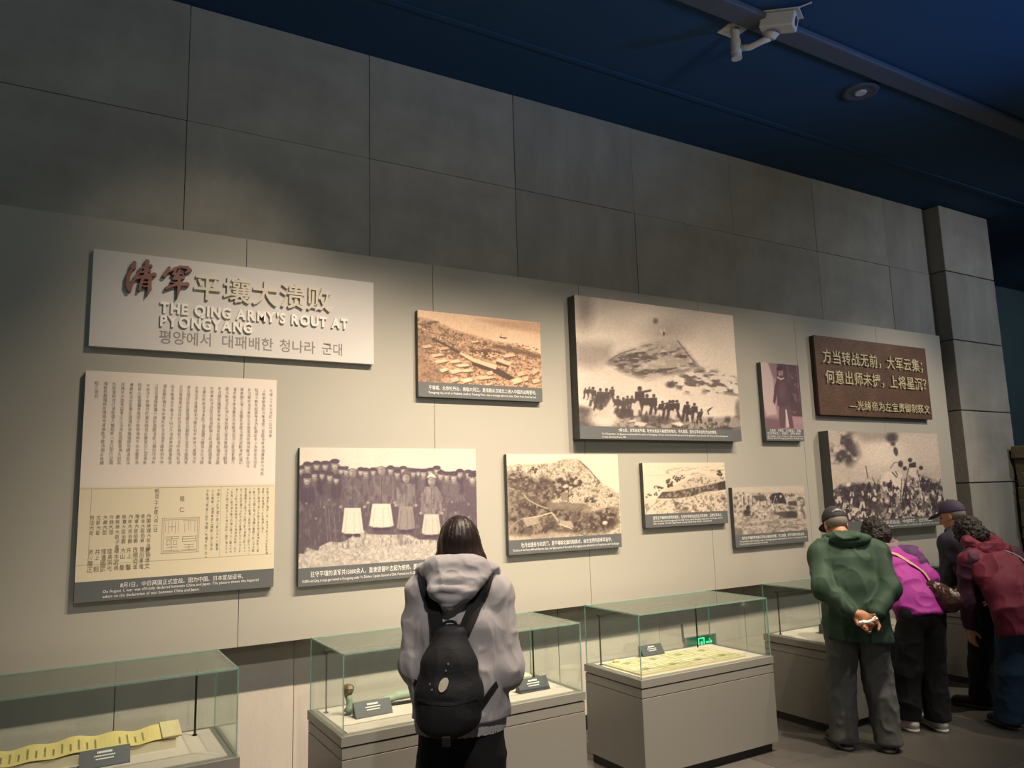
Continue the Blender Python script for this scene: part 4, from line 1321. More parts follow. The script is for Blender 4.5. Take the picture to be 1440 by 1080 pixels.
e = empty('seal_stone', (2.40, 4.17, DZ))
tag(e, 'white round-topped seal stone near the cream box', 'relic')
MB().tube([(2.375, 4.17, DZ), (2.375, 4.17, DZ + 0.03), (2.375, 4.17, DZ + 0.045)], [0.022, 0.02, 0.008], 12).build('stone', 'capwhite', e, smooth=True)
label_stand(2.445, 3.95, 0.205, 0.072, 0.02, 'dark label stand next to the small cream box')

# paper notes, case three: two rows of notes on a pale backing sheet
e = empty('backing_sheet', (3.65, 4.06, DZ))
tag(e, 'pale yellow backing sheet under rows of paper notes', 'sheet')
MB().box(3.17, 4.09, 3.872, 4.262, DZ, DZ + 0.010).build('sheet', 'note', e)
k = 0
for r in range(2):
    for c in range(4):
        xa, ya = 3.185 + c * 0.224, 3.882 + r * 0.192
        n_ = empty('paper_note', (xa + 0.1, ya + 0.09, DZ + 0.010))
        tag(n_, 'yellow printed paper note, %s in the %s row' % (('leftmost', 'second from left', 'third from left', 'rightmost')[c], ('front', 'back')[r]), 'banknote', 'paper notes in the third case')
        m_ = MB()
        m_.add([(xa, ya, DZ + 0.0115), (xa + 0.212, ya, DZ + 0.0115), (xa + 0.212, ya + 0.178, DZ + 0.0115 + 0.002 * (c % 2)), (xa, ya + 0.178, DZ + 0.0115)], [(0, 1, 2, 3)])
        MB().box(xa, xa + 0.212, ya, ya + 0.178, DZ + 0.0101, DZ + 0.0118).build('paper', 'note_alt' if (r + c) % 2 else 'oldpaper', n_)
        m_ = MB()
        for a, b, c_, d in ((.05, .95, .06, .09), (.05, .95, .91, .94), (.05, .075, .06, .94), (.925, .95, .06, .94)):
            m_.box(xa + .212 * a, xa + .212 * b, ya + .178 * c_, ya + .178 * d, DZ + 0.0118, DZ + 0.0124)
        for a in (0.25, 0.38, 0.62, 0.75):
            m_.box(xa + .212 * a, xa + .212 * (a + .03), ya + .04, ya + .14, DZ + 0.0118, DZ + 0.0124)
        m_.tube([(xa + .106, ya + .09, DZ + 0.0118), (xa + .106, ya + .09, DZ + 0.0125)], 0.03, 14)
        m_.build('note_print', 'noteink', n_)
label_stand(3.60, 4.245, 0.19, 0.066, 0.0, 'grey label stand behind the rows of paper notes', z=DZ + 0.012)
e = empty('paper_roll', (3.24, 4.24, DZ + 0.01))
tag(e, 'tiny curled paper at the corner of the notes', 'paper')
MB().tube([(3.235, 4.235, DZ + 0.018), (3.26, 4.228, DZ + 0.022), (3.275, 4.222, DZ + 0.018)], 0.010, 10).build('curl', 'note', e, smooth=True)

# booklet and open sheets, case four
label_stand(5.255, 4.09, 0.17, 0.072, 0.35, 'dark wedge label stand beside the open sheets', lines=2, pale='label')
for xa, ya, lb in ((5.20, 3.93, 'open pale booklet lying before the wedge label'), (5.60, 3.98, 'open pale booklet lying at the case centre')):
    e = empty('open_booklet', (xa + 0.15, ya + 0.1, DZ))
    tag(e, lb, 'booklet')
    MB().prism([(xa, DZ), (xa, DZ + 0.008), (xa + 0.07, DZ + 0.016), (xa + 0.148, DZ + 0.010), (xa + 0.148, DZ)], ya, ya + 0.2).build('left_page', 'capwhite', e)
    MB().prism([(xa + 0.15, DZ), (xa + 0.15, DZ + 0.010), (xa + 0.23, DZ + 0.016), (xa + 0.30, DZ + 0.008), (xa + 0.30, DZ)], ya, ya + 0.2).build('right_page', 'capwhite', e)
for xa, ya, lb in ((7.05, 3.88, 'large yellow sheet in the furthest case'), (7.5, 3.88, 'second yellow sheet in the furthest case'), (7.05, 4.10, 'small pale sheet at the back of the furthest case')):
    e = empty('document_sheet', (xa + 0.2, ya + 0.1, DZ))
    tag(e, lb, 'document')
    MB().box(xa, xa + 0.38, ya, ya + 0.19, DZ, DZ + 0.006).build('sheet', 'note', e, 0.001)
    m_ = MB()
    for q in range(9):
        m_.box(xa + 0.03 + q * 0.038, xa + 0.04 + q * 0.038, ya + 0.02, ya + 0.165, DZ + 0.006, DZ + 0.0066)
    m_.build('writing', 'noteink', e)


# ------------------------------------------------------------------ people: clothed figures grown from smooth distance fields
def vnoise(P, seed=0):
    P = np.asarray(P)
    I = np.floor(P).astype(np.int64)
    F = P - I
    F = F * F * (3 - 2 * F)

    def h(a, b, c):
        n = (a * 374761393 + b * 668265263 + c * 2147483647 + seed * 974634777) & 0xFFFFFFFF
        n = ((n ^ (n >> 13)) * 1274126177) & 0xFFFFFFFF
        return ((n ^ (n >> 16)) & 0xFFFF) / 65535.0
    x, y, z = I.T
    fx, fy, fz = F.T
    r = 0
    for dx in (0, 1):
        for dy in (0, 1):
            for dz in (0, 1):
                r = r + h(x + dx, y + dy, z + dz) * (fx if dx else 1 - fx) * (fy if dy else 1 - fy) * (fz if dz else 1 - fz)
    return r


class Field:
    def __init__(s, lo, hi, h):
        s.lo, s.h = V(lo), h
        s.n = np.ceil((V(hi) - s.lo) / h).astype(int) + 1
        s.f = np.full(s.n, 0.3, np.float32)
        s.ax = [(s.lo[i] + np.arange(s.n[i]) * h).astype(np.float32) for i in range(3)]

    def sl(s, mn, mx, pad):
        a = np.clip(np.floor((V(mn) - pad - s.lo) / s.h).astype(int), 0, s.n - 1)
        b = np.clip(np.ceil((V(mx) + pad - s.lo) / s.h).astype(int) + 1, 1, s.n)
        S = tuple(slice(a[i], b[i]) for i in range(3))
        return S, s.ax[0][S[0]][:, None, None], s.ax[1][S[1]][None, :, None], s.ax[2][S[2]][None, None, :]

    def put(s, S, d, k, sub=False):
        f = s.f[S]
        if sub:
            g = -d
            h = np.clip(0.5 - 0.5 * (f - g) / k, 0, 1)
            s.f[S] = f * (1 - h) + g * h + k * h * (1 - h)
        else:
            h = np.clip(0.5 + 0.5 * (f - d) / k, 0, 1)
            s.f[S] = f * (1 - h) + d * h - k * h * (1 - h)

    def cone(s, a, b, ra, rb, k=0.02, sub=False):
        a, b = V(a), V(b)
        S, X, Y, Z = s.sl(np.minimum(a, b) - max(ra, rb), np.maximum(a, b) + max(ra, rb), k + 0.05)
        d = b - a
        l2 = d @ d + 1e-12
        t = np.clip(((X - a[0]) * d[0] + (Y - a[1]) * d[1] + (Z - a[2]) * d[2]) / l2, 0, 1)
        q = np.sqrt((X - a[0] - t * d[0]) ** 2 + (Y - a[1] - t * d[1]) ** 2 + (Z - a[2] - t * d[2]) ** 2) - (ra + (rb - ra) * t)
        s.put(S, q, k, sub)
        return s

    def chain(s, pts, rs, k=0.02):
        for i in range(len(pts) - 1):
            s.cone(pts[i], pts[i + 1], rs[i], rs[i + 1], k)
        return s

    def ell(s, c, r, R=None, k=0.02, sub=False):
        c, r = V(c), V(r)
        m = r.max()
        S, X, Y, Z = s.sl(c - m, c + m, k + 0.05)
        dx, dy, dz = X - c[0], Y - c[1], Z - c[2]
        if R is None:
            u, v, w = dx / r[0], dy / r[1], dz / r[2]
        else:
            R = V(R)
            u = (dx * R[0, 0] + dy * R[1, 0] + dz * R[2, 0]) / r[0]
            v = (dx * R[0, 1] + dy * R[1, 1] + dz * R[2, 1]) / r[1]
            w = (dx * R[0, 2] + dy * R[1, 2] + dz * R[2, 2]) / r[2]
        k0 = np.sqrt(u * u + v * v + w * w)
        k1 = np.sqrt((u / r[0]) ** 2 + (v / r[1]) ** 2 + (w / r[2]) ** 2) + 1e-6
        s.put(S, k0 * (k0 - 1) / k1, k, sub)
        return s

    def torso(s, pts, rx, ry, side=(1, 0, 0), k=0.03):
        """oval tube through pts; rx along side, ry front to back"""
        side = V(side) / np.linalg.norm(side)
        for i in range(len(pts) - 1):
            a, b = V(pts[i]), V(pts[i + 1])
            m = max(rx[i], rx[i + 1], ry[i], ry[i + 1])
            S, X, Y, Z = s.sl(np.minimum(a, b) - m, np.maximum(a, b) + m, k + 0.05)
            d = b - a
            l2 = d @ d
            t = np.clip(((X - a[0]) * d[0] + (Y - a[1]) * d[1] + (Z - a[2]) * d[2]) / l2, 0, 1)
            qx, qy, qz = X - a[0] - t * d[0], Y - a[1] - t * d[1], Z - a[2] - t * d[2]
            l = qx * side[0] + qy * side[1] + qz * side[2]
            o2 = np.maximum(qx * qx + qy * qy + qz * qz - l * l, 0)
            RX, RY = rx[i] + (rx[i + 1] - rx[i]) * t, ry[i] + (ry[i + 1] - ry[i]) * t
            k0 = np.sqrt((l / RX) ** 2 + o2 / RY ** 2)
            k1 = np.sqrt((l / RX ** 2) ** 2 + o2 / RY ** 4) + 1e-6
            s.put(S, k0 * (k0 - 1) / k1, k)
        return s

    def cut(s, p, n, k=0.006):
        """remove everything on the side the normal points to"""
        p, n = V(p), V(n) / np.linalg.norm(n)
        d = (s.ax[0][:, None, None] - p[0]) * n[0] + (s.ax[1][None, :, None] - p[1]) * n[1] + (s.ax[2][None, None, :] - p[2]) * n[2]
        h = np.clip(0.5 + 0.5 * (d - s.f) / k, 0, 1)
        s.f = (s.f * (1 - h) + d * h + k * h * (1 - h)).astype(np.float32)
        return s

    def sample(s, P):
        q = (V(P) - s.lo) / s.h
        i = np.clip(np.floor(q).astype(int), 0, s.n - 2)
        t = q - i
        r = 0
        for dx in (0, 1):
            for dy in (0, 1):
                for dz in (0, 1):
                    r = r + s.f[i[:, 0] + dx, i[:, 1] + dy, i[:, 2] + dz] * (t[:, 0] if dx else 1 - t[:, 0]) * (t[:, 1] if dy else 1 - t[:, 1]) * (t[:, 2] if dz else 1 - t[:, 2])
        return r

    def grad(s, P):
        e = s.h
        g = np.stack([s.sample(P + V(d) * e) - s.sample(P - V(d) * e) for d in ((1, 0, 0), (0, 1, 0), (0, 0, 1))], 1)
        return g / (np.linalg.norm(g, axis=1, keepdims=True) + 1e-9)

    def snap(s, P, off):
        P = V(P).copy()
        for _ in range(12):
            P -= s.grad(P) * np.clip(s.sample(P) - off, -0.03, 0.03)[:, None]
        return P, s.grad(P)

    def net(s):
        f = s.f.copy()
        f[0], f[-1] = 0.1, 0.1
        f[:, 0], f[:, -1] = 0.1, 0.1
        f[:, :, 0], f[:, :, -1] = 0.1, 0.1
        ins = f < 0
        c = np.zeros(s.n - 1, np.int8)
        for dx in (0, 1):
            for dy in (0, 1):
                for dz in (0, 1):
                    c += ins[dx:s.n[0] - 1 + dx, dy:s.n[1] - 1 + dy, dz:s.n[2] - 1 + dz]
        act = (c > 0) & (c < 8)
        idx = np.argwhere(act)
        cid = np.full(act.shape, -1, np.int64)
        cid[act] = np.arange(len(idx))
        off = [(a, b, d) for a in (0, 1) for b in (0, 1) for d in (0, 1)]
        cv = np.stack([f[idx[:, 0] + o[0], idx[:, 1] + o[1], idx[:, 2] + o[2]] for o in off], 1)
        acc, cnt = np.zeros((len(idx), 3)), np.zeros(len(idx))
        for i in range(8):
            for j in range(i + 1, 8):
                if sum(abs(off[i][k] - off[j][k]) for k in range(3)) != 1:
                    continue
                a, b = cv[:, i], cv[:, j]
                m = (a < 0) != (b < 0)
                t = np.where(m, a / np.where(m, a - b, 1), 0)
                p = V(off[i])[None] + t[:, None] * (V(off[j]) - V(off[i]))[None]
                acc += np.where(m[:, None], p, 0)
                cnt += m
        P = s.lo + (idx + acc / cnt[:, None]) * s.h
        Q = []
        for ax in range(3):
            A = [slice(1, -1)] * 3
            A[ax] = slice(0, -1)
            B = list(A)
            B[ax] = slice(1, None)
            m = ins[tuple(A)] != ins[tuple(B)]
            g = np.argwhere(m)
            base = g + 1
            base[:, ax] -= 1
            u, v = (ax + 1) % 3, (ax + 2) % 3
            q = []
            for du, dv in ((0, 0), (1, 0), (1, 1), (0, 1)):
                e = base.copy()
                e[:, u] -= du
                e[:, v] -= dv
                q.append(cid[e[:, 0], e[:, 1], e[:, 2]])
            q = np.stack(q, 1)
            flip = ins[base[:, 0], base[:, 1], base[:, 2]]
            q[~flip] = q[~flip][:, ::-1]
            Q.append(q)
        Q = np.concatenate(Q)
        return P, Q[(Q >= 0).all(1)]

    def mesh(s, name, disp=None):
        P, Q = s.net()
        if disp is not None:
            P = P + s.grad(P) * disp(P)[:, None]
        me = bpy.data.meshes.new(name)
        me.vertices.add(len(P))
        me.vertices.foreach_set('co', P.astype(np.float32).ravel())
        me.loops.add(Q.size)
        me.loops.foreach_set('vertex_index', Q.astype(np.int32).ravel())
        me.polygons.add(len(Q))
        me.polygons.foreach_set('loop_start', np.arange(0, Q.size, 4, dtype=np.int32))
        me.update(calc_edges=True)
        me.validate()
        me.shade_smooth()
        return me


def brush_letter(strokes):
    """a carved brush character: tapering strokes on the title board, given in the letter sheet's own units"""
    def at(zx, zy):
        u, v = zx / 1440, zy / 593
        p = (V((0.202, 3.144)) * (1 - u) + V((0.850, 3.234)) * u) * (1 - v) + (V((0.214, 2.858)) * (1 - u) + V((0.857, 2.925)) * u) * v
        return p
    pts = [[(at(x, y), r * 0.00046) for x, y, r in st] for st in strokes]
    al = np.array([q[0] for st in pts for q in st])
    lo, hi = al.min(0) - 0.03, al.max(0) + 0.03
    F = Field((lo[0], title_yf - 0.045, lo[1]), (hi[0], title_yf + 0.01, hi[1]), 0.0028)
    X, Z = F.ax[0][:, None], F.ax[2][None, :]
    d2 = np.full((len(F.ax[0]), len(F.ax[2])), 0.1)
    for st in pts:
        for (a, ra), (b, rb) in zip(st, st[1:]):
            d = b - a
            t = np.clip(((X - a[0]) * d[0] + (Z - a[1]) * d[1]) / (d @ d), 0, 1)
            q = np.sqrt((X - a[0] - t * d[0]) ** 2 + (Z - a[1] - t * d[1]) ** 2) - (ra + (rb - ra) * t)
            h = np.clip(0.5 + 0.5 * (d2 - q) / 0.004, 0, 1)
            d2 = d2 * (1 - h) + q * h - 0.004 * h * (1 - h)
    F.f = np.repeat(d2[:, None, :], len(F.ax[1]), 1).astype(np.float32)
    F.cut((0, title_yf - 0.030, 0), (0, -1, 0), 0.001)
    F.cut((0, title_yf, 0), (0, 1, 0), 0.001)
    me = F.mesh('letter')
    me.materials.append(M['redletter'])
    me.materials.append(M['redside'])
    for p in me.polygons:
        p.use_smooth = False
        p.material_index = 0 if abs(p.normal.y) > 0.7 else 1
    o = link('letter', me, title_e)
    o['label'] = 'carved dark red brush-style letter'


brush_letter([[(232, 78, 22), (215, 135, 34)], [(190, 175, 20), (158, 255, 22), (150, 350, 24), (172, 408, 24)], [(176, 400, 24), (205, 320, 20), (260, 225, 13), (320, 140, 6)],
              [(378, 62, 26), (366, 150, 27), (358, 240, 24)], [(300, 150, 14), (420, 118, 20)], [(296, 196, 15), (404, 178, 17)], [(242, 268, 20), (350, 238, 16), (462, 222, 26)],
              [(322, 268, 16), (300, 350, 18), (284, 412, 14)], [(330, 268, 14), (408, 262, 20), (404, 390, 24), (372, 478, 5)], [(340, 318, 13), (392, 312, 11)], [(336, 366, 12), (388, 360, 11)]])
brush_letter([[(636, 136, 16), (602, 196, 22), (576, 236, 24)], [(640, 190, 10), (700, 148, 14), (770, 130, 17), (850, 142, 24), (884, 168, 22), (830, 202, 14)],
              [(716, 160, 13), (682, 218, 18)], [(758, 172, 18), (720, 240, 22), (690, 274, 20), (800, 262, 22)], [(690, 220, 10), (790, 212, 12)],
              [(600, 384, 20), (700, 346, 17), (850, 338, 28)], [(752, 250, 18), (748, 400, 21), (724, 512, 4)], [(650, 316, 9), (740, 318, 11)]])


def folds(amp, sx=9, sy=9, sz=5, seed=1, fine=0.35):
    """soft cloth folds: ridged noise stretched along the limb"""
    def d(P):
        w = P + 0.05 * np.stack([vnoise(P * 4 + 7, seed + 5), vnoise(P * 4 + 19, seed + 6), vnoise(P * 4 + 31, seed + 7)], 1)
        a = 1 - np.abs(2 * vnoise(w * V([sx, sy, sz]), seed) - 1)
        b = 1 - np.abs(2 * vnoise(w * V([sx, sy, sz]) * 2.3, seed + 1) - 1)
        c = 1 - np.abs(2 * vnoise(w * V([sx, sy, sz]) * 1.4 + 40, seed + 2) - 1)
        return amp * (1.25 * (a ** 2.4 - 0.32) + 0.7 * (c ** 4 - 0.2) + fine * (b ** 2 - 0.35))
    return d


def rot(yaw=0.0, pitch=0.0, roll=0.0):
    """head axes as columns: right, forward, up; yaw to the left, pitch down positive"""
    return np.array(Matrix.Rotation(yaw, 3, 'Z') @ Matrix.Rotation(-pitch, 3, 'X') @ Matrix.Rotation(roll, 3, 'Y'))


def head_on(F, c, R, s=1.0, ears=True):
    c = V(c)
    T = lambda p: c + R @ (V(p) * s)
    F.ell(T((0, -0.012, 0.028)), V((0.074, 0.093, 0.092)) * s, R, 0.01)
    F.ell(T((0, 0.030, -0.030)), V((0.060, 0.066, 0.080)) * s, R, 0.025)
    F.ell(T((0, 0.055, -0.085)), V((0.034, 0.034, 0.026)) * s, R, 0.025)
    F.cone(T((0, 0.092, 0.002)), T((0, 0.112, -0.034)), 0.008 * s, 0.013 * s, 0.012)
    F.ell(T((0, 0.090, -0.060)), V((0.022, 0.012, 0.007)) * s, R, 0.006)
    F.ell(T((0, 0.087, -0.072)), V((0.019, 0.012, 0.008)) * s, R, 0.006)
    F.ell(T((0, 0.083, 0.022)), V((0.050, 0.014, 0.010)) * s, R, 0.012)
    for q in (-1, 1):
        F.ell(T((q * 0.028, 0.096, 0.002)), V((0.014, 0.010, 0.010)) * s, R, 0.008, sub=True)
        if ears:
            F.ell(T((q * 0.076, -0.008, -0.012)), V((0.010, 0.021, 0.032)) * s, R, 0.008)
            F.ell(T((q * 0.085, -0.002, -0.010)), V((0.006, 0.011, 0.018)) * s, R, 0.004, sub=True)


def hand_on(F, w, fwd, palm, s=1.0, curl=0.5, thumb=1, spread=0.012):
    """palm with four unequal bent fingers and a side thumb; fwd along the hand, palm = palm normal"""
    w, f, n = V(w), V(fwd) / np.linalg.norm(fwd), V(palm)
    n = n - f * (n @ f)
    n /= np.linalg.norm(n)
    t = np.cross(f, n) * thumb
    R = np.stack([t, f, n], 1)
    F.cone(w - f * 0.02, w + f * 0.03, 0.026 * s, 0.027 * s, 0.012)
    F.ell(w + f * 0.055 * s, V((0.040, 0.050, 0.016)) * s, R, 0.012)
    for i, (o, L) in enumerate(((0.030, 0.070), (0.010, 0.078), (-0.010, 0.073), (-0.029, 0.056))):
        a = w + f * 0.092 * s + t * o * s
        p = a
        ang = 0.15
        dirs = []
        for j, (fr, r0, r1) in enumerate(((0.45, 0.0098, 0.0090), (0.30, 0.0090, 0.0083), (0.25, 0.0083, 0.0070))):
            ang += curl * (0.55, 0.75, 0.55)[j]
            d = f * math.cos(ang) + n * math.sin(ang) + t * o * 0.8
            q = p + d / np.linalg.norm(d) * L * fr * s
            F.cone(p, q, r0 * s, r1 * s, 0.004)
            p = q
    b = w + f * 0.022 * s + t * 0.030 * s
    k1 = b + (f * 0.55 + t * 0.75 + n * 0.3) * 0.040 * s
    k2 = k1 + (f * 0.85 + t * 0.2 + n * 0.45) * 0.030 * s
    F.cone(b, k1, 0.0135 * s, 0.0110 * s, 0.008)
    F.cone(k1, k2, 0.0110 * s, 0.0085 * s, 0.004)


def shoe(parent, ank, yaw, L, material, sole, w=0.046, z0=0.0):
    a = V(ank)
    R = np.array(Matrix.Rotation(yaw, 3, 'Z'))
    T = lambda p: V((a[0], a[1], z0)) + R @ V(p)
    F = Field(T((0, 0.06, 0)) - V((0.2, 0.2, 0.02)), T((0, 0.06, 0)) + V((0.2, 0.2, 0.16)), 0.006)
    F.cone(T((0, -0.045, 0.052)), T((0, 0.02, 0.052)), 0.040, 0.043, 0.02)
    F.cone(T((0, 0.02, 0.045)), T((0, L - 0.10, 0.034)), 0.043, w - 0.008, 0.02)
    F.ell(T((0, L - 0.105, 0.032)), (w, 0.055, 0.030), R, 0.02)
    F.cone(T((0, -0.02, 0.07)), T((0, -0.02, 0.105)), 0.040, 0.036, 0.02)
    F.cut((0, 0, z0 + 0.020), (0, 0, -1))
    o = link('shoe', F.mesh('shoe'), parent, material, local=True)
    G = Field(T((0, 0.06, 0)) - V((0.2, 0.2, 0.02)), T((0, 0.06, 0)) + V((0.2, 0.2, 0.06)), 0.005)
    G.ell(T((0, -0.03, 0.014)), (0.045, 0.055, 0.03), R, 0.01)
    G.cone(T((0, -0.03, 0.012)), T((0, L - 0.11, 0.012)), 0.040, 0.044, 0.01)
    G.ell(T((0, L - 0.105, 0.014)), (w + 0.004, 0.060, 0.03), R, 0.01)
    G.cut((0, 0, z0 + 0.024), (0, 0, 1))
    G.cut((0, 0, z0 + 0.001), (0, 0, -1))
    link('sole', G.mesh('sole'), o, sole, local=True)
    return o


def ribbon(name, P, N, w, th, parent, material, local=True):
    """flat strap: centre line P with surface normals N"""
    P, N = V(P), V(N)
    T = np.gradient(P, axis=0)
    T /= np.linalg.norm(T, axis=1, keepdims=True)
    S = np.cross(T, N)
    S /= np.linalg.norm(S, axis=1, keepdims=True)
    w = np.broadcast_to(w, len(P))[:, None] / 2
    q = np.stack([P + S * w, P + S * w + N * th, P - S * w + N * th, P - S * w], 1).reshape(-1, 3)
    m_ = MB()
    m_.v = [tuple(v) for v in q]
    for i in range(len(P) - 1):
        for k in range(4):
            m_.f.append((i * 4 + k, i * 4 + (k + 1) % 4, i * 4 + 4 + (k + 1) % 4, i * 4 + 4 + k))
    m_.f += [(3, 2, 1, 0), tuple((len(P) - 1) * 4 + k for k in range(4))]
    return link(name, m_.mesh(name), parent, material, local=local)


def path(pts, n=40):
    """Catmull-Rom through pts"""
    P = [V(p) for p in pts]
    P = [2 * P[0] - P[1]] + P + [2 * P[-1] - P[-2]]
    out = []
    m = len(P) - 3
    for i in range(n):
        u = i / (n - 1) * m
        k = min(int(u), m - 1)
        t = u - k
        a, b, c, d = P[k:k + 4]
        out.append(0.5 * (2 * b + (c - a) * t + (2 * a - 5 * b + 4 * c - d) * t * t + (3 * b - a - 3 * c + d) * t ** 3))
    return V(out)


def figure(name, label, org, az, J, skin, trou, tm, shoes, h=0.008, head=None, hands=None, tfold=0.010, seed=1, tr=(0.108, 0.083, 0.075), pr=(0.165, 0.130), hem=0.045):
    """the body (one skin surface) and its trousers and shoes; J holds the joints in the figure's own frame"""
    e = empty(name, (org[0], org[1], 0), -math.radians(az))
    tag(e, label, 'person')
    lo = V([-0.55, -0.45, -0.02])
    hi = V([0.55, 0.75, 1.75])
    F = Field(lo, hi, h)
    for s in 'LR':
        F.chain([J['hip' + s], J['kne' + s], J['ank' + s]], [0.085, 0.055, 0.040], 0.03)
        a = V(J['ank' + s])
        fy = J.get('toe' + s, 0.0)
        F.cone(a + V((0, -0.02, -0.03)), a + V((math.sin(-fy) * 0.15, math.cos(fy) * 0.15, -0.055)), 0.032, 0.024, 0.02)
        F.chain([J['sho' + s], J['elb' + s], J['wri' + s]], [0.050, 0.038, 0.027], 0.02)
    F.torso([J['pel'], J['wai'], J['che'], J['nec']], [0.145, 0.125, 0.150, 0.07], [0.105, 0.09, 0.105, 0.06], (1, 0, 0), 0.03)
    F.cone(J['shoL'], J['shoR'], 0.055, 0.055, 0.03)
    R = rot(*J.get('hrot', (0, 0.1, 0)))
    F.cone(J['nec'], V(J['hea']) + R @ V((0, -0.02, -0.04)), 0.055, 0.050, 0.03)
    head_on(F, J['hea'], R, J.get('hs', 1.0))
    for s, (fw, pn, cu, th) in (hands or {}).items():
        hand_on(F, J['wri' + s], fw, pn, J.get('hands', 1.0), cu, th)
    body = link('body', F.mesh('body'), e, skin, local=True)
    for q in (-1, 1):
        c = V(J['hea']) + R @ V((q * 0.028, 0.083, 0.002))
        m_ = MB()
        m_.tube([tuple(c), tuple(c + R @ V((0, 0.004, 0))), tuple(c + R @ V((0, 0.007, 0)))], [0.010, 0.008, 0.002], 10)
        link('eye', m_.mesh('eye'), body, 'eye', local=True)
    G = Field(lo, V([0.55, 0.45, 1.15]), 0.009)
    for s in 'LR':
        a, k_, hp = V(J['ank' + s]), V(J['kne' + s]), V(J['hip' + s])
        G.chain([hp, k_, a + V((0, 0, -0.03))], list(tr), 0.02)
    G.torso([J['pel'], V(J['pel']) * 0.5 + V(J['wai']) * 0.5], [pr[0], pr[0] - 0.01], [pr[1], pr[1] - 0.01], (1, 0, 0), 0.04)
    G.cut((0, 0, hem), (0, 0, -1))
    link('trousers', G.mesh('trousers', folds(tfold, 9, 9, 6, seed)), e, tm, local=True)
    for s in 'LR':
        shoe(e, (J['ank' + s][0], J['ank' + s][1], 0), J.get('toe' + s, 0.0), J.get('shoeL', 0.26), shoes[0], shoes[1])
    return e, F, R


def eye_init():
    M['eye'] = mat('eye_dark', (0.03, 0.02, 0.015), 0.15)
    M['skin'] = mat('skin_warm', lin(176, 122, 92), 0.55, var=0.06, vscale=25)
    M['skin_w'] = mat('skin_pale', lin(196, 146, 116), 0.55, var=0.05, vscale=25)
    M['hoodie'] = mat('grey_fleece', lin(176, 170, 172), 0.95, var=0.05, vscale=60, bump=0.15, bscale=260, sheen=0.15)
    M['black_cloth'] = mat('black_cloth', lin(24, 24, 27), 0.9, var=0.12, vscale=60, bump=0.1, bscale=200)
    M['pack'] = mat('backpack_nylon', lin(30, 30, 33), 0.75, var=0.2, vscale=50, bump=0.2, bscale=180)
    M['pack_trim'] = mat('backpack_webbing', lin(20, 20, 22), 0.8, bump=0.3, bscale=300)
    M['hair'] = mat('dark_hair', lin(44, 33, 30), 0.38, var=0.45, vscale=30, stretch=(6, 6, 0.4), bump=0.2, bscale=60)
    M['curl_hair'] = mat('curly_hair', lin(32, 26, 26), 0.6, var=0.4, vscale=40, bump=0.7, bscale=90)
    M['grey_hair'] = mat('cropped_grey_hair', lin(120, 112, 104), 0.8, var=0.25, vscale=80)
    M['green'] = mat('green_shell', lin(38, 64, 48), 0.75, var=0.12, vscale=14, bump=0.1, bscale=150)
    M['green_in'] = mat('green_lining', lin(30, 48, 40), 0.8)
    M['greytrouser'] = mat('grey_twill', lin(84, 86, 86), 0.9, var=0.14, vscale=18)
    M['cap_black'] = mat('cap_black', lin(38, 39, 45), 0.8, var=0.1, vscale=40)
    M['cap_navy'] = mat('cap_navy', lin(60, 52, 78), 0.8, var=0.1, vscale=40)
    M['strapgrey'] = mat('cap_strap', lin(120, 122, 124), 0.5)
    M['magenta'] = mat('magenta_shell', lin(164, 46, 150), 0.7, var=0.08, vscale=14)
    M['plum'] = mat('plum_shell', lin(84, 50, 96), 0.75, var=0.08, vscale=14)
    M['greycollar'] = mat('grey_scarf', lin(128, 112, 118), 0.9, var=0.2, vscale=60)
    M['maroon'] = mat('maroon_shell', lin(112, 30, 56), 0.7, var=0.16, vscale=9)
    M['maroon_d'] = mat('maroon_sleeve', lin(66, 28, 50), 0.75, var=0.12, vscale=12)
    M['denim'] = mat('denim', lin(44, 70, 98), 0.9, var=0.22, vscale=14, bump=0.1, bscale=220)
    M['navy'] = mat('navy_shell', lin(34, 34, 52), 0.8, var=0.1, vscale=14)
    M['shoe_dark'] = mat('shoe_dark', lin(40, 40, 42), 0.6, var=0.2, vscale=30)
    M['sole_dark'] = mat('sole_grey', lin(96, 92, 88), 0.7)
    M['sole_white'] = mat('sole_white', lin(214, 210, 206), 0.6)
    M['shoe_white'] = mat('shoe_white', lin(206, 202, 200), 0.55, var=0.06, vscale=30)
    M['leather'] = mat('brown_leather', lin(66, 44, 36), 0.32, var=0.3, vscale=14, bump=0.2, bscale=60)
    M['strap_tan'] = mat('strap_tan', lin(196, 160, 140), 0.7)
    M['strap_grey'] = mat('strap_grey', lin(150, 142, 150), 0.7)
    M['tissue'] = mat('tissue_white', lin(240, 236, 230), 0.8)
    M['badge'] = mat('badge_cream', lin(206, 198, 176), 0.5, var=0.2, vscale=60)
    M['metal'] = mat('metal_bits', (0.7, 0.7, 0.7), 0.3, metal=0.9)


eye_init()


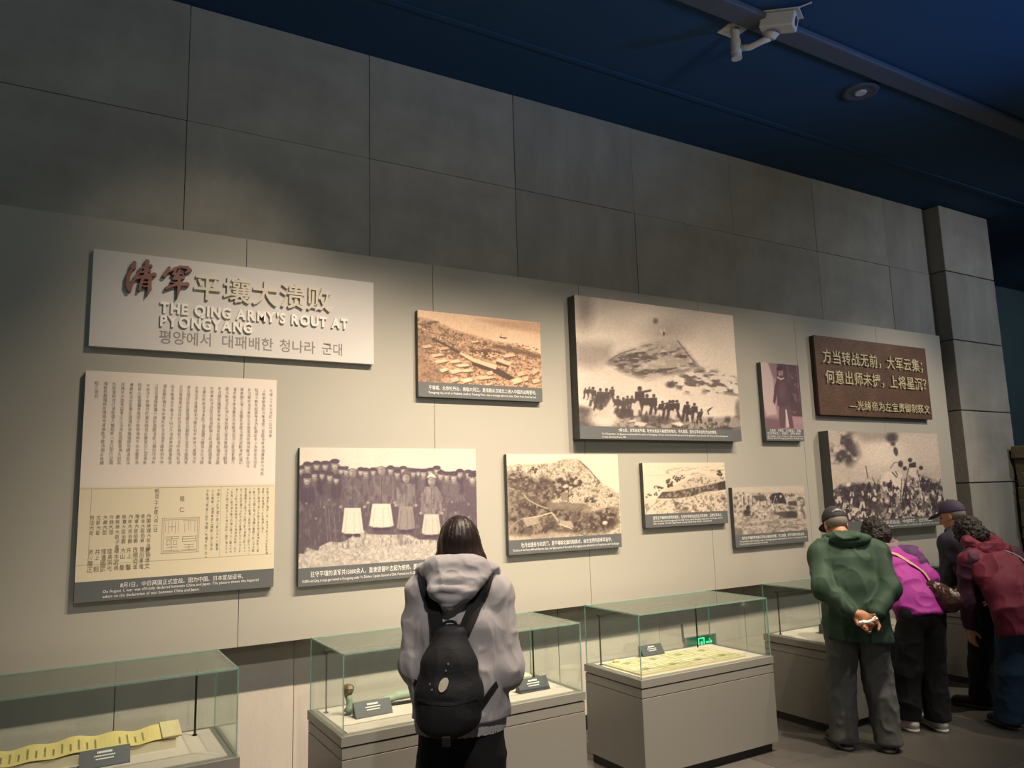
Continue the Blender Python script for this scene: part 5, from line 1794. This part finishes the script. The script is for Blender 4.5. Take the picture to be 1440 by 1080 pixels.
def cap_on(e, c, R, cap, s=1.0, brim=True, strap=False):
    c = V(c)
    T = lambda p: c + R @ (V(p) * s)
    F = Field(c - 0.24, c + 0.24, 0.006)
    F.ell(T((0, -0.010, 0.032)), V((0.086, 0.106, 0.103)) * s, R, 0.01)
    F.cut(T((0, 0, 0.028)), R @ V((0, 0.12, -1)))
    o = link('cap', F.mesh('cap'), e, cap, local=True)
    if brim:
        B = Field(c - 0.26, c + 0.26, 0.005)
        B.ell(T((0, 0.125, 0.030)), V((0.076, 0.075, 0.05)) * s, R, 0.005)
        B.cut(T((0, 0.09, 0.044)), R @ V((0, 0.25, 1)))
        B.cut(T((0, 0.09, 0.036)), R @ V((0, -0.25, -1)))
        link('brim', B.mesh('brim'), o, cap, local=True)
    m_ = MB()
    b0, b1 = T((0, -0.010, 0.132)), T((0, -0.010, 0.142))
    m_.tube([tuple(b0), tuple(b1)], [0.012, 0.005], 10)
    link('top_button', m_.mesh('top_button'), o, cap, local=True)
    if strap:
        P = [T((0.060 * math.sin(a), -0.010 - 0.100 * math.cos(a) * 0.98, 0.040 + 0.028 * math.cos(a * 1.4))) for a in np.linspace(-0.85, 0.85, 17)]
        N = [R @ V((math.sin(a), -math.cos(a), 0.2)) for a in np.linspace(-0.85, 0.85, 17)]
        P = [p + 0.006 * V(n) for p, n in zip(P, N)]
        ribbon('closure_strap', P, N, 0.014, 0.003, o, 'strapgrey')
    return o


# ---- visitor in the grey hooded sweatshirt with a black backpack (seen from behind, nearest)
WO = (1.46, 2.95)
J = dict(hipL=(-0.078, 0, 0.86), hipR=(0.078, 0, 0.86), kneL=(-0.09, 0.01, 0.46), kneR=(0.09, 0.01, 0.46), ankL=(-0.095, -0.02, 0.09), ankR=(0.095, -0.02, 0.09), toeL=0.1, toeR=-0.1,
         pel=(0, 0, 0.87), wai=(0, 0, 1.04), che=(0, -0.01, 1.26), nec=(0, 0.0, 1.41), hea=(0.005, 0.03, 1.545), hrot=(0.10, 0.12, 0.0), hs=0.92,
         shoL=(-0.150, 0.0, 1.365), shoR=(0.150, 0.0, 1.355), elbL=(-0.182, -0.01, 1.08), elbR=(0.192, -0.02, 1.06), wriL=(-0.09, 0.20, 1.02), wriR=(0.09, 0.20, 1.01), shoeL=0.24, hands=0.9)
e, F, R = figure('person', 'person in grey hoodie and black backpack, seen from behind', WO, 33, J, 'skin_w', None, 'black_cloth', ('shoe_white', 'sole_white'),
                 hands={'L': ((0.75, 0.65, 0.0), (0, -1, 0), 0.5, -1), 'R': ((-0.75, 0.65, 0.0), (0, -1, 0), 0.5, 1)}, tr=(0.096, 0.092, 0.085), tfold=0.008, pr=(0.140, 0.11))
H1 = Field((-0.36, -0.28, 0.72), (0.36, 0.36, 1.62), 0.007)
H1.torso([(0, 0.005, 0.86), (0, 0, 1.0), (0, -0.01, 1.22), (0, 0.0, 1.36)], [0.196, 0.192, 0.168, 0.105], [0.142, 0.142, 0.125, 0.085], (1, 0, 0), 0.03)
for q, s in ((-1, 'L'), (1, 'R')):
    H1.chain([J['sho' + s], J['elb' + s], J['wri' + s]], [0.066, 0.064, 0.048], 0.035)
    H1.cone((q * 0.05, -0.01, 1.405), J['sho' + s], 0.062, 0.064, 0.04)
    H1.ell(V(J['elb' + s]) + V((q * 0.004, 0.01, -0.015)), (0.058, 0.075, 0.07), None, 0.03)
H1.torso([(0, 0.005, 0.78), (0, 0.005, 0.845)], [0.190, 0.192], [0.140, 0.140], (1, 0, 0), 0.015)
H1.cut((0, 0, 0.805), (0.02, 0, -1))
hood_f = folds(0.0115, 10, 10, 5, 3)


def hood_disp(P):
    d = hood_f(P)
    rib = (P[:, 2] < 0.865) & (np.abs(P[:, 0]) < 0.25)
    return np.where(rib, -0.010 + 0.002 * np.sin(np.arctan2(P[:, 1], P[:, 0]) * 90), d)


sw = link('sweatshirt', H1.mesh('sweatshirt', hood_disp), e, 'hoodie', local=True)
HD = Field((-0.26, -0.30, 1.22), (0.26, 0.22, 1.62), 0.006)
ring = [(0.135 * math.sin(a), 0.005 - 0.085 * math.cos(a), 1.435 + 0.030 * math.cos(a) - 0.03 * (math.cos(a) < 0) * -math.cos(a)) for a in np.linspace(-2.4, 2.4, 19)]
HD.chain(ring, [0.034] * 19, 0.02)
HD.torso([(0, -0.085, 1.435), (-0.012, -0.135, 1.375), (-0.02, -0.142, 1.325)], [0.140, 0.095, 0.030], [0.052, 0.050, 0.030], (1, 0, 0), 0.03)
HD.ell((0, -0.085, 1.480), (0.118, 0.045, 0.032), None, 0.03)
HD.ell((0, 0.0, 1.52), (0.090, 0.070, 0.075), None, 0.02, sub=True)
HD.cone((-0.075, -0.165, 1.41), (0.06, -0.17, 1.405), 0.006, 0.006, 0.02, sub=True)
HD.cone((-0.05, -0.185, 1.372), (0.03, -0.19, 1.368), 0.007, 0.007, 0.02, sub=True)
link('hood', HD.mesh('hood', folds(0.007, 9, 9, 16, 8)), sw, 'hoodie', local=True)
HR = Field((-0.2, -0.24, 1.30), (0.24, 0.2, 1.72), 0.006)
hc = V(J['hea'])
HR.ell(hc + R @ V((0, -0.012, 0.028)), (0.078, 0.096, 0.095), R, 0.02)
HR.torso([hc + V((0.0, -0.015, 0.02)), hc + V((0.003, -0.03, -0.06)), hc + V((0.012, -0.045, -0.125))], [0.078, 0.082, 0.080], [0.090, 0.072, 0.045], (1, 0, 0), 0.03)
HR.chain([hc + V((0.062, -0.01, 0.0)), hc + V((0.080, -0.03, -0.06)), hc + V((0.102, -0.04, -0.115)), hc + V((0.122, -0.03, -0.16))], [0.030, 0.032, 0.024, 0.006], 0.03)
HR.chain([hc + V((-0.058, -0.01, 0.0)), hc + V((-0.068, -0.02, -0.06)), hc + V((-0.072, -0.03, -0.11))], [0.030, 0.028, 0.02], 0.03)
HR.ell(hc + R @ V((0, 0.095, -0.03)), (0.058, 0.055, 0.085), R, 0.02, sub=True)


def strand(P):
    a = np.arctan2(P[:, 0] - hc[0], -(P[:, 1] - hc[1]))
    q = np.stack([a * 16, P[:, 2] * 3, 0 * a], 1)
    return 0.006 * (vnoise(q, 4) - 0.5) + 0.0035 * (vnoise(q * V([2.6, 1.5, 1]), 5) - 0.5)


link('hair', HR.mesh('hair', strand), e, 'hair', local=True)

# backpack
b = empty('backpack', (WO[0], WO[1], 0), -math.radians(33))
tag(b, 'black nylon backpack worn by the person in grey hoodie', 'backpack')
BP = Field((-0.24, -0.42, 0.74), (0.22, 0.02, 1.32), 0.006)
bx_, by_ = -0.018, -0.185
BP.torso([(bx_ - 0.008, by_, 0.905), (bx_ - 0.004, by_, 1.00), (bx_, by_ + 0.01, 1.11), (bx_ + 0.004, by_ + 0.025, 1.215)], [0.124, 0.124, 0.100, 0.064], [0.066, 0.066, 0.056, 0.036], (1, 0, 0), 0.05)
BP.ell((bx_ - 0.008, by_ - 0.035, 0.925), (0.098, 0.050, 0.072), None, 0.04)
BP.cone((bx_ - 0.12, by_ - 0.085, 0.992), (bx_ + 0.10, by_ - 0.088, 0.985), 0.006, 0.006, 0.012, sub=True)
pk = link('pack_body', BP.mesh('pack_body', folds(0.005, 8, 8, 6, 12)), b, 'pack', local=True)


def on_pack(pts, off=0.004, n=20):
    return BP.snap(path(pts, n), off)


P, N = on_pack([(bx_ - 0.115, by_ - 0.05, 0.99), (bx_ - 0.05, by_ - 0.09, 0.982), (bx_ + 0.03, by_ - 0.09, 0.980), (bx_ + 0.11, by_ - 0.05, 0.99)])
ribbon('pocket_zip', P, N, 0.008, 0.003, b, 'pack_trim')
P, N = on_pack([(bx_ - 0.018, by_ - 0.09, 1.075), (bx_ - 0.010, by_ - 0.09, 1.035)], 0.009, 6)
bd_ = MB()
c0, n0 = P[3], N[3]
u0 = np.cross(n0, (0, 0, 1))
u0 /= np.linalg.norm(u0)
w0 = np.cross(u0, n0)
for t_ in (0.0, 0.004):
    bd_.v += [tuple(c0 + n0 * t_ + (u0 * (math.cos(a) * 0.88 - math.sin(a) * 0.48 * 1.4) * 0.017 + w0 * (math.sin(a) * 1.25 + math.cos(a) * 0.35) * 0.020)) for a in np.linspace(0, 2 * math.pi, 20, endpoint=False)]
bd_.f = [tuple(range(20))[::-1], tuple(range(20, 40))] + [(i, (i + 1) % 20, 20 + (i + 1) % 20, 20 + i) for i in range(20)]
o = link('round_badge', bd_.mesh('round_badge'), b, 'badge', local=True)
o['label'] = 'oval cream badge'
for dx, dz in ((0.005, 1.128), (-0.005, 1.10), (-0.075, 1.055), (-0.062, 1.035)):
    P, N = on_pack([(bx_ + dx, by_ - 0.09, dz), (bx_ + dx + 0.01, by_ - 0.09, dz)], 0.002, 3)
    m_ = MB()
    m_.tube([tuple(P[0]), tuple(P[0] + N[0] * 0.005)], [0.005, 0.004], 8)
    link('stud', m_.mesh('stud'), b, 'metal', local=True)
m_ = MB()
m_.box(bx_ - 0.020, bx_ + 0.012, by_ - 0.105, by_ - 0.09, 0.832, 0.868)
link('bottom_tab', m_.mesh('bottom_tab', 0.003), b, 'pack_trim', local=True)
HF = Field((-0.36, -0.34, 0.72), (0.36, 0.36, 1.66), 0.008)
HF.torso([(0, 0.005, 0.86), (0, 0, 1.0), (0, -0.01, 1.22), (0, 0.0, 1.36)], [0.196, 0.192, 0.168, 0.105], [0.142, 0.142, 0.125, 0.085], (1, 0, 0), 0.03)
for q, s in ((-1, 'L'), (1, 'R')):
    HF.chain([J['sho' + s], J['elb' + s]], [0.066, 0.064], 0.035)
    HF.cone((q * 0.05, -0.01, 1.405), J['sho' + s], 0.062, 0.064, 0.04)
for q in (-1, 1):
    raw = path([(bx_ + q * 0.045, -0.150, 1.205), (q * 0.075 - 0.008, -0.160, 1.28), (q * 0.112, -0.120, 1.375), (q * 0.128, -0.03, 1.43), (q * 0.128, 0.05, 1.41), (q * 0.115, 0.13, 1.30), (q * 0.10, 0.14, 1.20)], 44)
    P, N = HF.snap(raw, 0.013)
    P[:4] = raw[:4] * np.linspace(1, 0, 4)[:, None] + P[:4] * np.linspace(0, 1, 4)[:, None]
    ribbon('shoulder_strap', P, N, np.linspace(0.050, 0.058, 44), 0.010, b, 'pack_trim')
    raw = path([(q * 0.10, 0.14, 1.20), (q * 0.165, 0.09, 1.12), (q * 0.178, 0.0, 1.06), (q * 0.14, -0.10, 1.00), (bx_ + q * 0.115, -0.15, 0.93)], 36)
    T_ = Field((-0.3, -0.3, 0.75), (0.3, 0.3, 1.3), 0.010)
    T_.torso([(0, 0.005, 0.86), (0, 0, 1.0), (0, -0.01, 1.22), (0, 0.0, 1.36)], [0.196, 0.192, 0.168, 0.105], [0.142, 0.142, 0.125, 0.085], (1, 0, 0), 0.03)
    P, N = T_.snap(raw, 0.010)
    ribbon('lower_strap', P, N, 0.024, 0.004, b, 'pack_trim')
m_ = MB()
m_.tube([tuple(p) for p in path([(bx_ - 0.03, -0.16, 1.235), (bx_ - 0.015, -0.165, 1.262), (bx_ + 0.02, -0.165, 1.262), (bx_ + 0.035, -0.16, 1.235)], 12)], 0.006, 8)
link('grab_handle', m_.mesh('grab_handle', smooth=True), b, 'pack_trim', local=True)

# ---- visitor in the green jacket, hands clasped behind the back
GO = (4.77, 3.50)
J = dict(hipL=(-0.095, -0.01, 0.83), hipR=(0.095, -0.01, 0.83), kneL=(-0.115, 0.02, 0.45), kneR=(0.115, 0.02, 0.45), ankL=(-0.14, 0.0, 0.09), ankR=(0.14, -0.03, 0.09), toeL=0.25, toeR=-0.45,
         pel=(0, -0.02, 0.86), wai=(0, 0.0, 1.02), che=(0, 0.05, 1.22), nec=(-0.01, 0.115, 1.375), hea=(-0.035, 0.205, 1.475), hrot=(0.18, 0.42, -0.06), hs=0.98,
         shoL=(-0.175, 0.06, 1.275), shoR=(0.185, 0.06, 1.285), elbL=(-0.205, -0.085, 1.06), elbR=(0.215, -0.085, 1.05), wriL=(-0.055, -0.222, 0.915), wriR=(0.075, -0.235, 0.905), shoeL=0.275)
e, F, R = figure('person', 'person in dark green jacket and cap, hands clasped behind back', GO, 42, J, 'skin', None, 'greytrouser', ('shoe_dark', 'sole_dark'), h=0.0062,
                 hands={'L': ((0.80, -0.18, -0.30), (0.1, -1.0, 0.2), 0.75, 1), 'R': ((-0.62, -0.12, -0.70), (-0.1, -1.0, 0.1), 0.95, -1)}, tr=(0.112, 0.092, 0.086), tfold=0.010, seed=4)
GJ = Field((-0.42, -0.34, 0.60), (0.42, 0.42, 1.60), 0.0075)
GJ.torso([(0, -0.03, 0.72), (0, -0.02, 0.90), (0, 0.005, 1.05), (0, 0.05, 1.22), (0, 0.09, 1.34)], [0.215, 0.205, 0.195, 0.195, 0.12], [0.160, 0.155, 0.150, 0.135, 0.09], (1, 0, 0), 0.04)
for q, s in ((-1, 'L'), (1, 'R')):
    GJ.cone((q * 0.06, 0.08, 1.345), J['sho' + s], 0.075, 0.085, 0.05)
    w_ = V(J['wri' + s]) * 0.9 + V(J['elb' + s]) * 0.1
    GJ.chain([J['sho' + s], J['elb' + s], w_], [0.078, 0.068, 0.048], 0.03)
GJ.cut((0, 0, 0.715), (-0.08, 0, -1))
GJ.cone((-0.05, -0.36, 0.80), (0.10, -0.36, 0.78), 0.02, 0.02, 0.03, sub=True)
jk = link('jacket', GJ.mesh('jacket', folds(0.013, 7, 7, 4, 21)), e, 'green', local=True)
GH = Field((-0.30, -0.16, 1.22), (0.30, 0.36, 1.62), 0.0065)
c = V((0.0, 0.085, 1.395))
ring = [c + V((0.115 * math.sin(a), -0.080 * math.cos(a) + 0.02, 0.015 * math.cos(a) - 0.02)) for a in np.linspace(-2.6, 2.6, 21)]
GH.chain(ring, [0.036] * 21, 0.015)
GH.ell(c + V((0.01, -0.095, -0.012)), (0.138, 0.060, 0.052), None, 0.02)
GH.cone(c + V((-0.12, -0.145, -0.03)), c + V((0.11, -0.155, -0.005)), 0.006, 0.006, 0.015, sub=True)
GH.ell(c + V((0, 0.03, 0.06)), (0.075, 0.070, 0.09), None, 0.015, sub=True)
link('hood', GH.mesh('hood', folds(0.012, 8, 8, 18, 25)), jk, 'green', local=True)
for s in 'LR':
    a, b_ = V(J['elb' + s]), V(J['wri' + s])
    d = (b_ - a) / np.linalg.norm(b_ - a)
    m_ = MB()
    m_.tube([tuple(b_ - d * 0.045), tuple(b_ - d * 0.018)], [0.047, 0.044], 18)
    link('cuff', m_.mesh('cuff', smooth=True), jk, 'green_in', local=True)
cap_on(e, J['hea'], R, 'cap_black', 0.98, strap=True)
GR = Field(V(J['hea']) - 0.2, V(J['hea']) + 0.2, 0.007)
T = lambda p: V(J['hea']) + R @ V(p)
GR.ell(T((0, -0.030, 0.012)), (0.076, 0.080, 0.068), R, 0.01)
GR.cut(T((0, 0.035, 0)), R @ V((0, 1, 0)))
link('hair', GR.mesh('hair'), e, 'grey_hair', local=True)
t_ = empty('tissue', (GO[0], GO[1], 0), -math.radians(42))
tag(t_, 'crumpled white tissue held behind the green jacket', 'tissue')
TF = Field((-0.08, -0.36, 0.78), (0.14, -0.18, 0.96), 0.004)
TF.cone((-0.03, -0.285, 0.862), (0.03, -0.292, 0.868), 0.012, 0.010, 0.01)
TF.cone((0.03, -0.292, 0.868), (0.062, -0.288, 0.886), 0.010, 0.013, 0.01)
link('tissue_fold', TF.mesh('tissue_fold', folds(0.006, 40, 40, 40, 2)), t_, 'tissue', local=True)

# ---- visitor in the magenta jacket bending over a case
MO = (5.44, 3.515)
J = dict(hipL=(-0.08, -0.10, 0.82), hipR=(0.085, -0.10, 0.82), kneL=(-0.085, -0.02, 0.44), kneR=(0.10, -0.03, 0.44), ankL=(-0.095, 0.02, 0.09), ankR=(0.105, -0.03, 0.09), toeL=0.1, toeR=-0.15,
         pel=(0, -0.10, 0.84), wai=(0, 0.0, 0.99), che=(0, 0.17, 1.14), nec=(0, 0.27, 1.24), hea=(0.0, 0.35, 1.355), hrot=(0.0, 0.65, 0), hs=0.95,
         shoL=(-0.150, 0.20, 1.19), shoR=(0.150, 0.17, 1.20), elbL=(-0.19, 0.16, 1.0), elbR=(0.195, 0.06, 1.06), wriL=(-0.07, 0.30, 1.06), wriR=(0.09, 0.26, 1.06), shoeL=0.27, hands=0.92)
e, F, R = figure('person', 'person in magenta jacket and white shoes bending over a case', MO, 22, J, 'skin_w', None, 'black_cloth', ('shoe_white', 'sole_white'),
                 hands={'L': ((0.3, 0.9, -0.1), (0, 0, -1), 0.35, -1), 'R': ((-0.3, 0.9, -0.1), (0, 0, -1), 0.35, 1)}, tr=(0.088, 0.090, 0.080), tfold=0.008, seed=6, hem=0.075, pr=(0.150, 0.115))
MJ = Field((-0.36, -0.36, 0.66), (0.36, 0.56, 1.44), 0.0075)
MJ.torso([(0, -0.10, 0.80), (0, -0.05, 0.90), (0, 0.03, 1.01), (0, 0.14, 1.12), (0, 0.24, 1.21)], [0.160, 0.158, 0.160, 0.165, 0.10], [0.140, 0.138, 0.130, 0.120, 0.08], (1, 0, 0), 0.04)
for q, s in ((-1, 'L'), (1, 'R')):
    MJ.cone((q * 0.05, 0.22, 1.22), J['sho' + s], 0.07, 0.078, 0.04)
    MJ.chain([J['sho' + s], J['elb' + s], J['wri' + s]], [0.078, 0.068, 0.048], 0.025)
MJ.cut((0, -0.1, 0.79), (0, -0.45, -1))
jk = link('jacket', MJ.mesh('jacket', folds(0.012, 8, 8, 6, 31)), e, 'magenta', local=True)
# plum yoke and upper sleeves, a second cloth layer
MY = Field((-0.36, -0.16, 0.90), (0.36, 0.46, 1.44), 0.0075)
for q, s in ((-1, 'L'), (1, 'R')):
    MY.chain([J['sho' + s], V(J['sho' + s]) * 0.6 + V(J['elb' + s]) * 0.4 + V((q * 0.008, 0, 0.005))], [0.083, 0.076], 0.02)
    MY.cone((q * 0.06, 0.225, 1.225), J['sho' + s], 0.074, 0.083, 0.03)
link('yoke', MY.mesh('yoke', folds(0.008, 8, 8, 6, 33)), jk, 'plum', local=True)
MC = Field((-0.24, 0.02, 1.08), (0.24, 0.46, 1.44), 0.0065)
c = V((0, 0.265, 1.265))
MC.chain([c + V((0.085 * math.sin(a), -0.075 * math.cos(a), 0.025 - 0.03 * math.cos(a))) for a in np.linspace(-2.7, 2.7, 19)], [0.032] * 19, 0.02)
link('scarf', MC.mesh('scarf', folds(0.010, 14, 14, 14, 35)), e, 'greycollar', local=True)


def curly(e, c, R, s, name='hair', seed=3, sc=1.0):
    c = V(c)
    Fh = Field(c - 0.22, c + 0.22, 0.006)
    Fh.ell(c + R @ V((0, -0.018, 0.035)), V((0.100, 0.112, 0.108)) * s, R, 0.01)
    Fh.ell(c + R @ V((0, -0.055, -0.035)), V((0.088, 0.075, 0.075)) * s, R, 0.02)
    Fh.ell(c + R @ V((0, 0.105, -0.035)), V((0.062, 0.065, 0.082)) * s, R, 0.02, sub=True)
    d = lambda P: 0.020 * (vnoise(P * 42, seed) - 0.5) + 0.022 * (vnoise(P * 85, seed + 1) - 0.5)
    return link(name, Fh.mesh(name, d), e, 'curl_hair', local=True)


curly(e, J['hea'], R, 0.96)
# her shoulder bag
b = empty('shoulder_bag', (MO[0], MO[1], 0), -math.radians(22))
tag(b, 'small brown leather shoulder bag on the magenta jacket', 'bag')
BG = Field((0.02, -0.40, 0.76), (0.36, -0.02, 1.10), 0.005)
bc = V((0.125, -0.175, 0.945))
BG.torso([bc + V((-0.02, 0.055, 0.03)), bc + V((0.02, -0.055, -0.02))], [0.052, 0.056], [0.078, 0.080], (0.75, 0.6, 0.1), 0.02)
BG.ell(bc + V((0.005, 0, -0.045)), (0.060, 0.085, 0.060), None, 0.03)
bb = link('bag_body', BG.mesh('bag_body', folds(0.007, 16, 16, 12, 41)), b, 'leather', local=True)
raw = path([bc + V((-0.02, 0.05, 0.085)), (0.10, -0.085, 1.07), (0.02, 0.02, 1.16), (-0.07, 0.12, 1.245), (-0.12, 0.20, 1.285), (-0.125, 0.29, 1.24), (-0.08, 0.33, 1.12)], 50)
P, N = MJ.snap(raw, 0.010)
P[:6] = raw[:6] * np.linspace(1, 0, 6)[:, None] + P[:6] * np.linspace(0, 1, 6)[:, None]
ribbon('strap', P, N, 0.026, 0.004, b, 'strap_tan')
P, N = BG.snap(path([bc + V((-0.05, 0.06, 0.055)), bc + V((0.03, 0.0, 0.08)), bc + V((0.05, -0.07, 0.02))], 16), 0.002)
ribbon('zip', P, N, 0.010, 0.003, b, 'metal')

# ---- visitor in the navy cap, beyond the maroon jacket
NO = (6.46, 3.53)
J = dict(hipL=(-0.09, -0.06, 0.84), hipR=(0.09, -0.06, 0.84), kneL=(-0.11, -0.01, 0.45), kneR=(0.11, -0.01, 0.45), ankL=(-0.14, 0.0, 0.09), ankR=(0.15, -0.02, 0.09), toeL=0.5, toeR=-0.3,
         pel=(0, -0.06, 0.86), wai=(0, 0.0, 1.02), che=(0, 0.10, 1.19), nec=(0, 0.17, 1.32), hea=(0.0, 0.235, 1.475), hrot=(0.35, 0.25, 0.0), hs=0.98,
         shoL=(-0.175, 0.11, 1.26), shoR=(0.175, 0.11, 1.26), elbL=(-0.22, 0.10, 1.00), elbR=(0.22, 0.08, 1.00), wriL=(-0.12, 0.30, 0.90), wriR=(0.12, 0.30, 0.90), shoeL=0.28)
e, F, R = figure('person', 'person in navy cap half hidden behind the maroon jacket', NO, 14, J, 'skin', None, 'black_cloth', ('shoe_dark', 'sole_dark'),
                 hands={'L': ((0.3, 0.9, -0.2), (0, 0, -1), 0.4, -1), 'R': ((-0.3, 0.9, -0.2), (0, 0, -1), 0.4, 1)}, tr=(0.112, 0.090, 0.085), seed=8)
NJ = Field((-0.40, -0.30, 0.68), (0.40, 0.48, 1.48), 0.009)
NJ.torso([(0, -0.06, 0.78), (0, -0.03, 0.92), (0, 0.02, 1.05), (0, 0.10, 1.18), (0, 0.15, 1.29)], [0.195, 0.19, 0.185, 0.19, 0.12], [0.145, 0.145, 0.140, 0.130, 0.09], (1, 0, 0), 0.04)
for q, s in ((-1, 'L'), (1, 'R')):
    NJ.cone((q * 0.06, 0.14, 1.30), J['sho' + s], 0.075, 0.082, 0.05)
    NJ.chain([J['sho' + s], J['elb' + s], J['wri' + s]], [0.082, 0.070, 0.050], 0.03)
NJ.chain([V((0, 0.17, 1.335)) + V((0.075 * math.sin(a), -0.065 * math.cos(a), 0)) for a in np.linspace(-2.6, 2.6, 15)], [0.034] * 15, 0.02)
NJ.cut((0, 0, 0.75), (0, -0.1, -1))
link('jacket', NJ.mesh('jacket', folds(0.014, 7, 7, 5, 51)), e, 'navy', local=True)
cap_on(e, J['hea'], R, 'cap_navy', 1.0)
GR = Field(V(J['hea']) - 0.2, V(J['hea']) + 0.2, 0.007)
T = lambda p: V(J['hea']) + R @ V(p)
GR.ell(T((0, -0.030, 0.008)), (0.077, 0.080, 0.065), R, 0.01)
GR.cut(T((0, 0.025, 0)), R @ V((0, 1, 0)))
link('hair', GR.mesh('hair'), e, 'grey_hair', local=True)

# ---- visitor in the maroon jacket
RO = (6.02, 3.10)
J = dict(hipL=(-0.09, -0.10, 0.80), hipR=(0.09, -0.10, 0.80), kneL=(-0.09, -0.04, 0.43), kneR=(0.12, -0.04, 0.43), ankL=(-0.08, 0.06, 0.09), ankR=(0.20, -0.03, 0.09), toeL=0.05, toeR=-0.3,
         pel=(0, -0.10, 0.82), wai=(0, -0.02, 0.97), che=(0, 0.13, 1.12), nec=(-0.01, 0.25, 1.225), hea=(-0.02, 0.34, 1.34), hrot=(0.10, 0.65, 0), hs=0.95,
         shoL=(-0.165, 0.17, 1.165), shoR=(0.165, 0.15, 1.18), elbL=(-0.205, 0.20, 0.88), elbR=(0.23, 0.13, 0.92), wriL=(-0.170, 0.24, 0.67), wriR=(0.14, 0.34, 0.84), shoeL=0.25, hands=0.92)
e, F, R = figure('person', 'person in maroon jacket and blue jeans at the right edge', RO, 24, J, 'skin_w', None, 'denim', ('shoe_dark', 'sole_dark'), h=0.0065,
                 hands={'L': ((0.05, 0.15, -1.0), (1.0, 0.1, 0.1), 0.35, 1), 'R': ((-0.3, 0.9, -0.2), (0, 0, -1), 0.4, 1)}, tr=(0.115, 0.098, 0.095), tfold=0.009, seed=9)
RJ = Field((-0.42, -0.38, 0.58), (0.42, 0.56, 1.44), 0.0075)
RJ.torso([(0, -0.15, 0.70), (0, -0.11, 0.82), (0, -0.04, 0.95), (0, 0.09, 1.09), (0, 0.21, 1.19)], [0.215, 0.21, 0.205, 0.195, 0.11], [0.155, 0.155, 0.148, 0.135, 0.085], (1, 0, 0), 0.04)
for q, s in ((-1, 'L'), (1, 'R')):
    RJ.cone((q * 0.055, 0.20, 1.205), J['sho' + s], 0.075, 0.082, 0.04)
RJ.cut((0, -0.1, 0.665), (0.05, -0.25, -1))
jk = link('jacket', RJ.mesh('jacket', folds(0.014, 7, 7, 5, 61)), e, 'maroon', local=True)
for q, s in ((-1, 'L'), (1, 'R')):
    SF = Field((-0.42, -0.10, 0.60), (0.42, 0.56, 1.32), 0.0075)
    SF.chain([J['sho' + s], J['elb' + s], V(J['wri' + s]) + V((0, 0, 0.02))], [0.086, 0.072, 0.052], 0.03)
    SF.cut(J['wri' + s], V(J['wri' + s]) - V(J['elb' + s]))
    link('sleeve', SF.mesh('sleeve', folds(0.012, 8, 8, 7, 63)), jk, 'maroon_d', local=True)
RH = Field((-0.26, -0.06, 1.02), (0.26, 0.46, 1.46), 0.0065)
c = V((0.0, 0.215, 1.265))
RH.chain([c + V((0.105 * math.sin(a), -0.075 * math.cos(a) + 0.03, 0.02 - 0.035 * math.cos(a))) for a in np.linspace(-2.6, 2.6, 19)], [0.038] * 19, 0.02)
RH.ell(c + V((0.01, -0.085, -0.020)), (0.125, 0.065, 0.058), None, 0.03)
link('hood', RH.mesh('hood', folds(0.014, 9, 9, 14, 65)), jk, 'maroon', local=True)
curly(e, J['hea'], R, 1.02, seed=9)
b = empty('crossbody_bag', (RO[0], RO[1], 0), -math.radians(24))
tag(b, 'grey crossbody strap bag over the maroon jacket back', 'bag')
raw = path([(0.02, 0.085, 1.27), (0.09, 0.02, 1.19), (0.155, -0.06, 1.08), (0.205, -0.12, 0.95), (0.22, -0.10, 0.86)], 40)
P, N = RJ.snap(raw, 0.010)
ribbon('strap', P, N, 0.034, 0.004, b, 'strap_grey')
BG = Field((0.10, -0.22, 0.62), (0.42, 0.20, 0.96), 0.008)
BG.ell((0.265, -0.03, 0.78), (0.045, 0.105, 0.085), None, 0.02)
link('bag_body', BG.mesh('bag_body', folds(0.006, 14, 14, 12, 71)), b, 'leather', local=True)
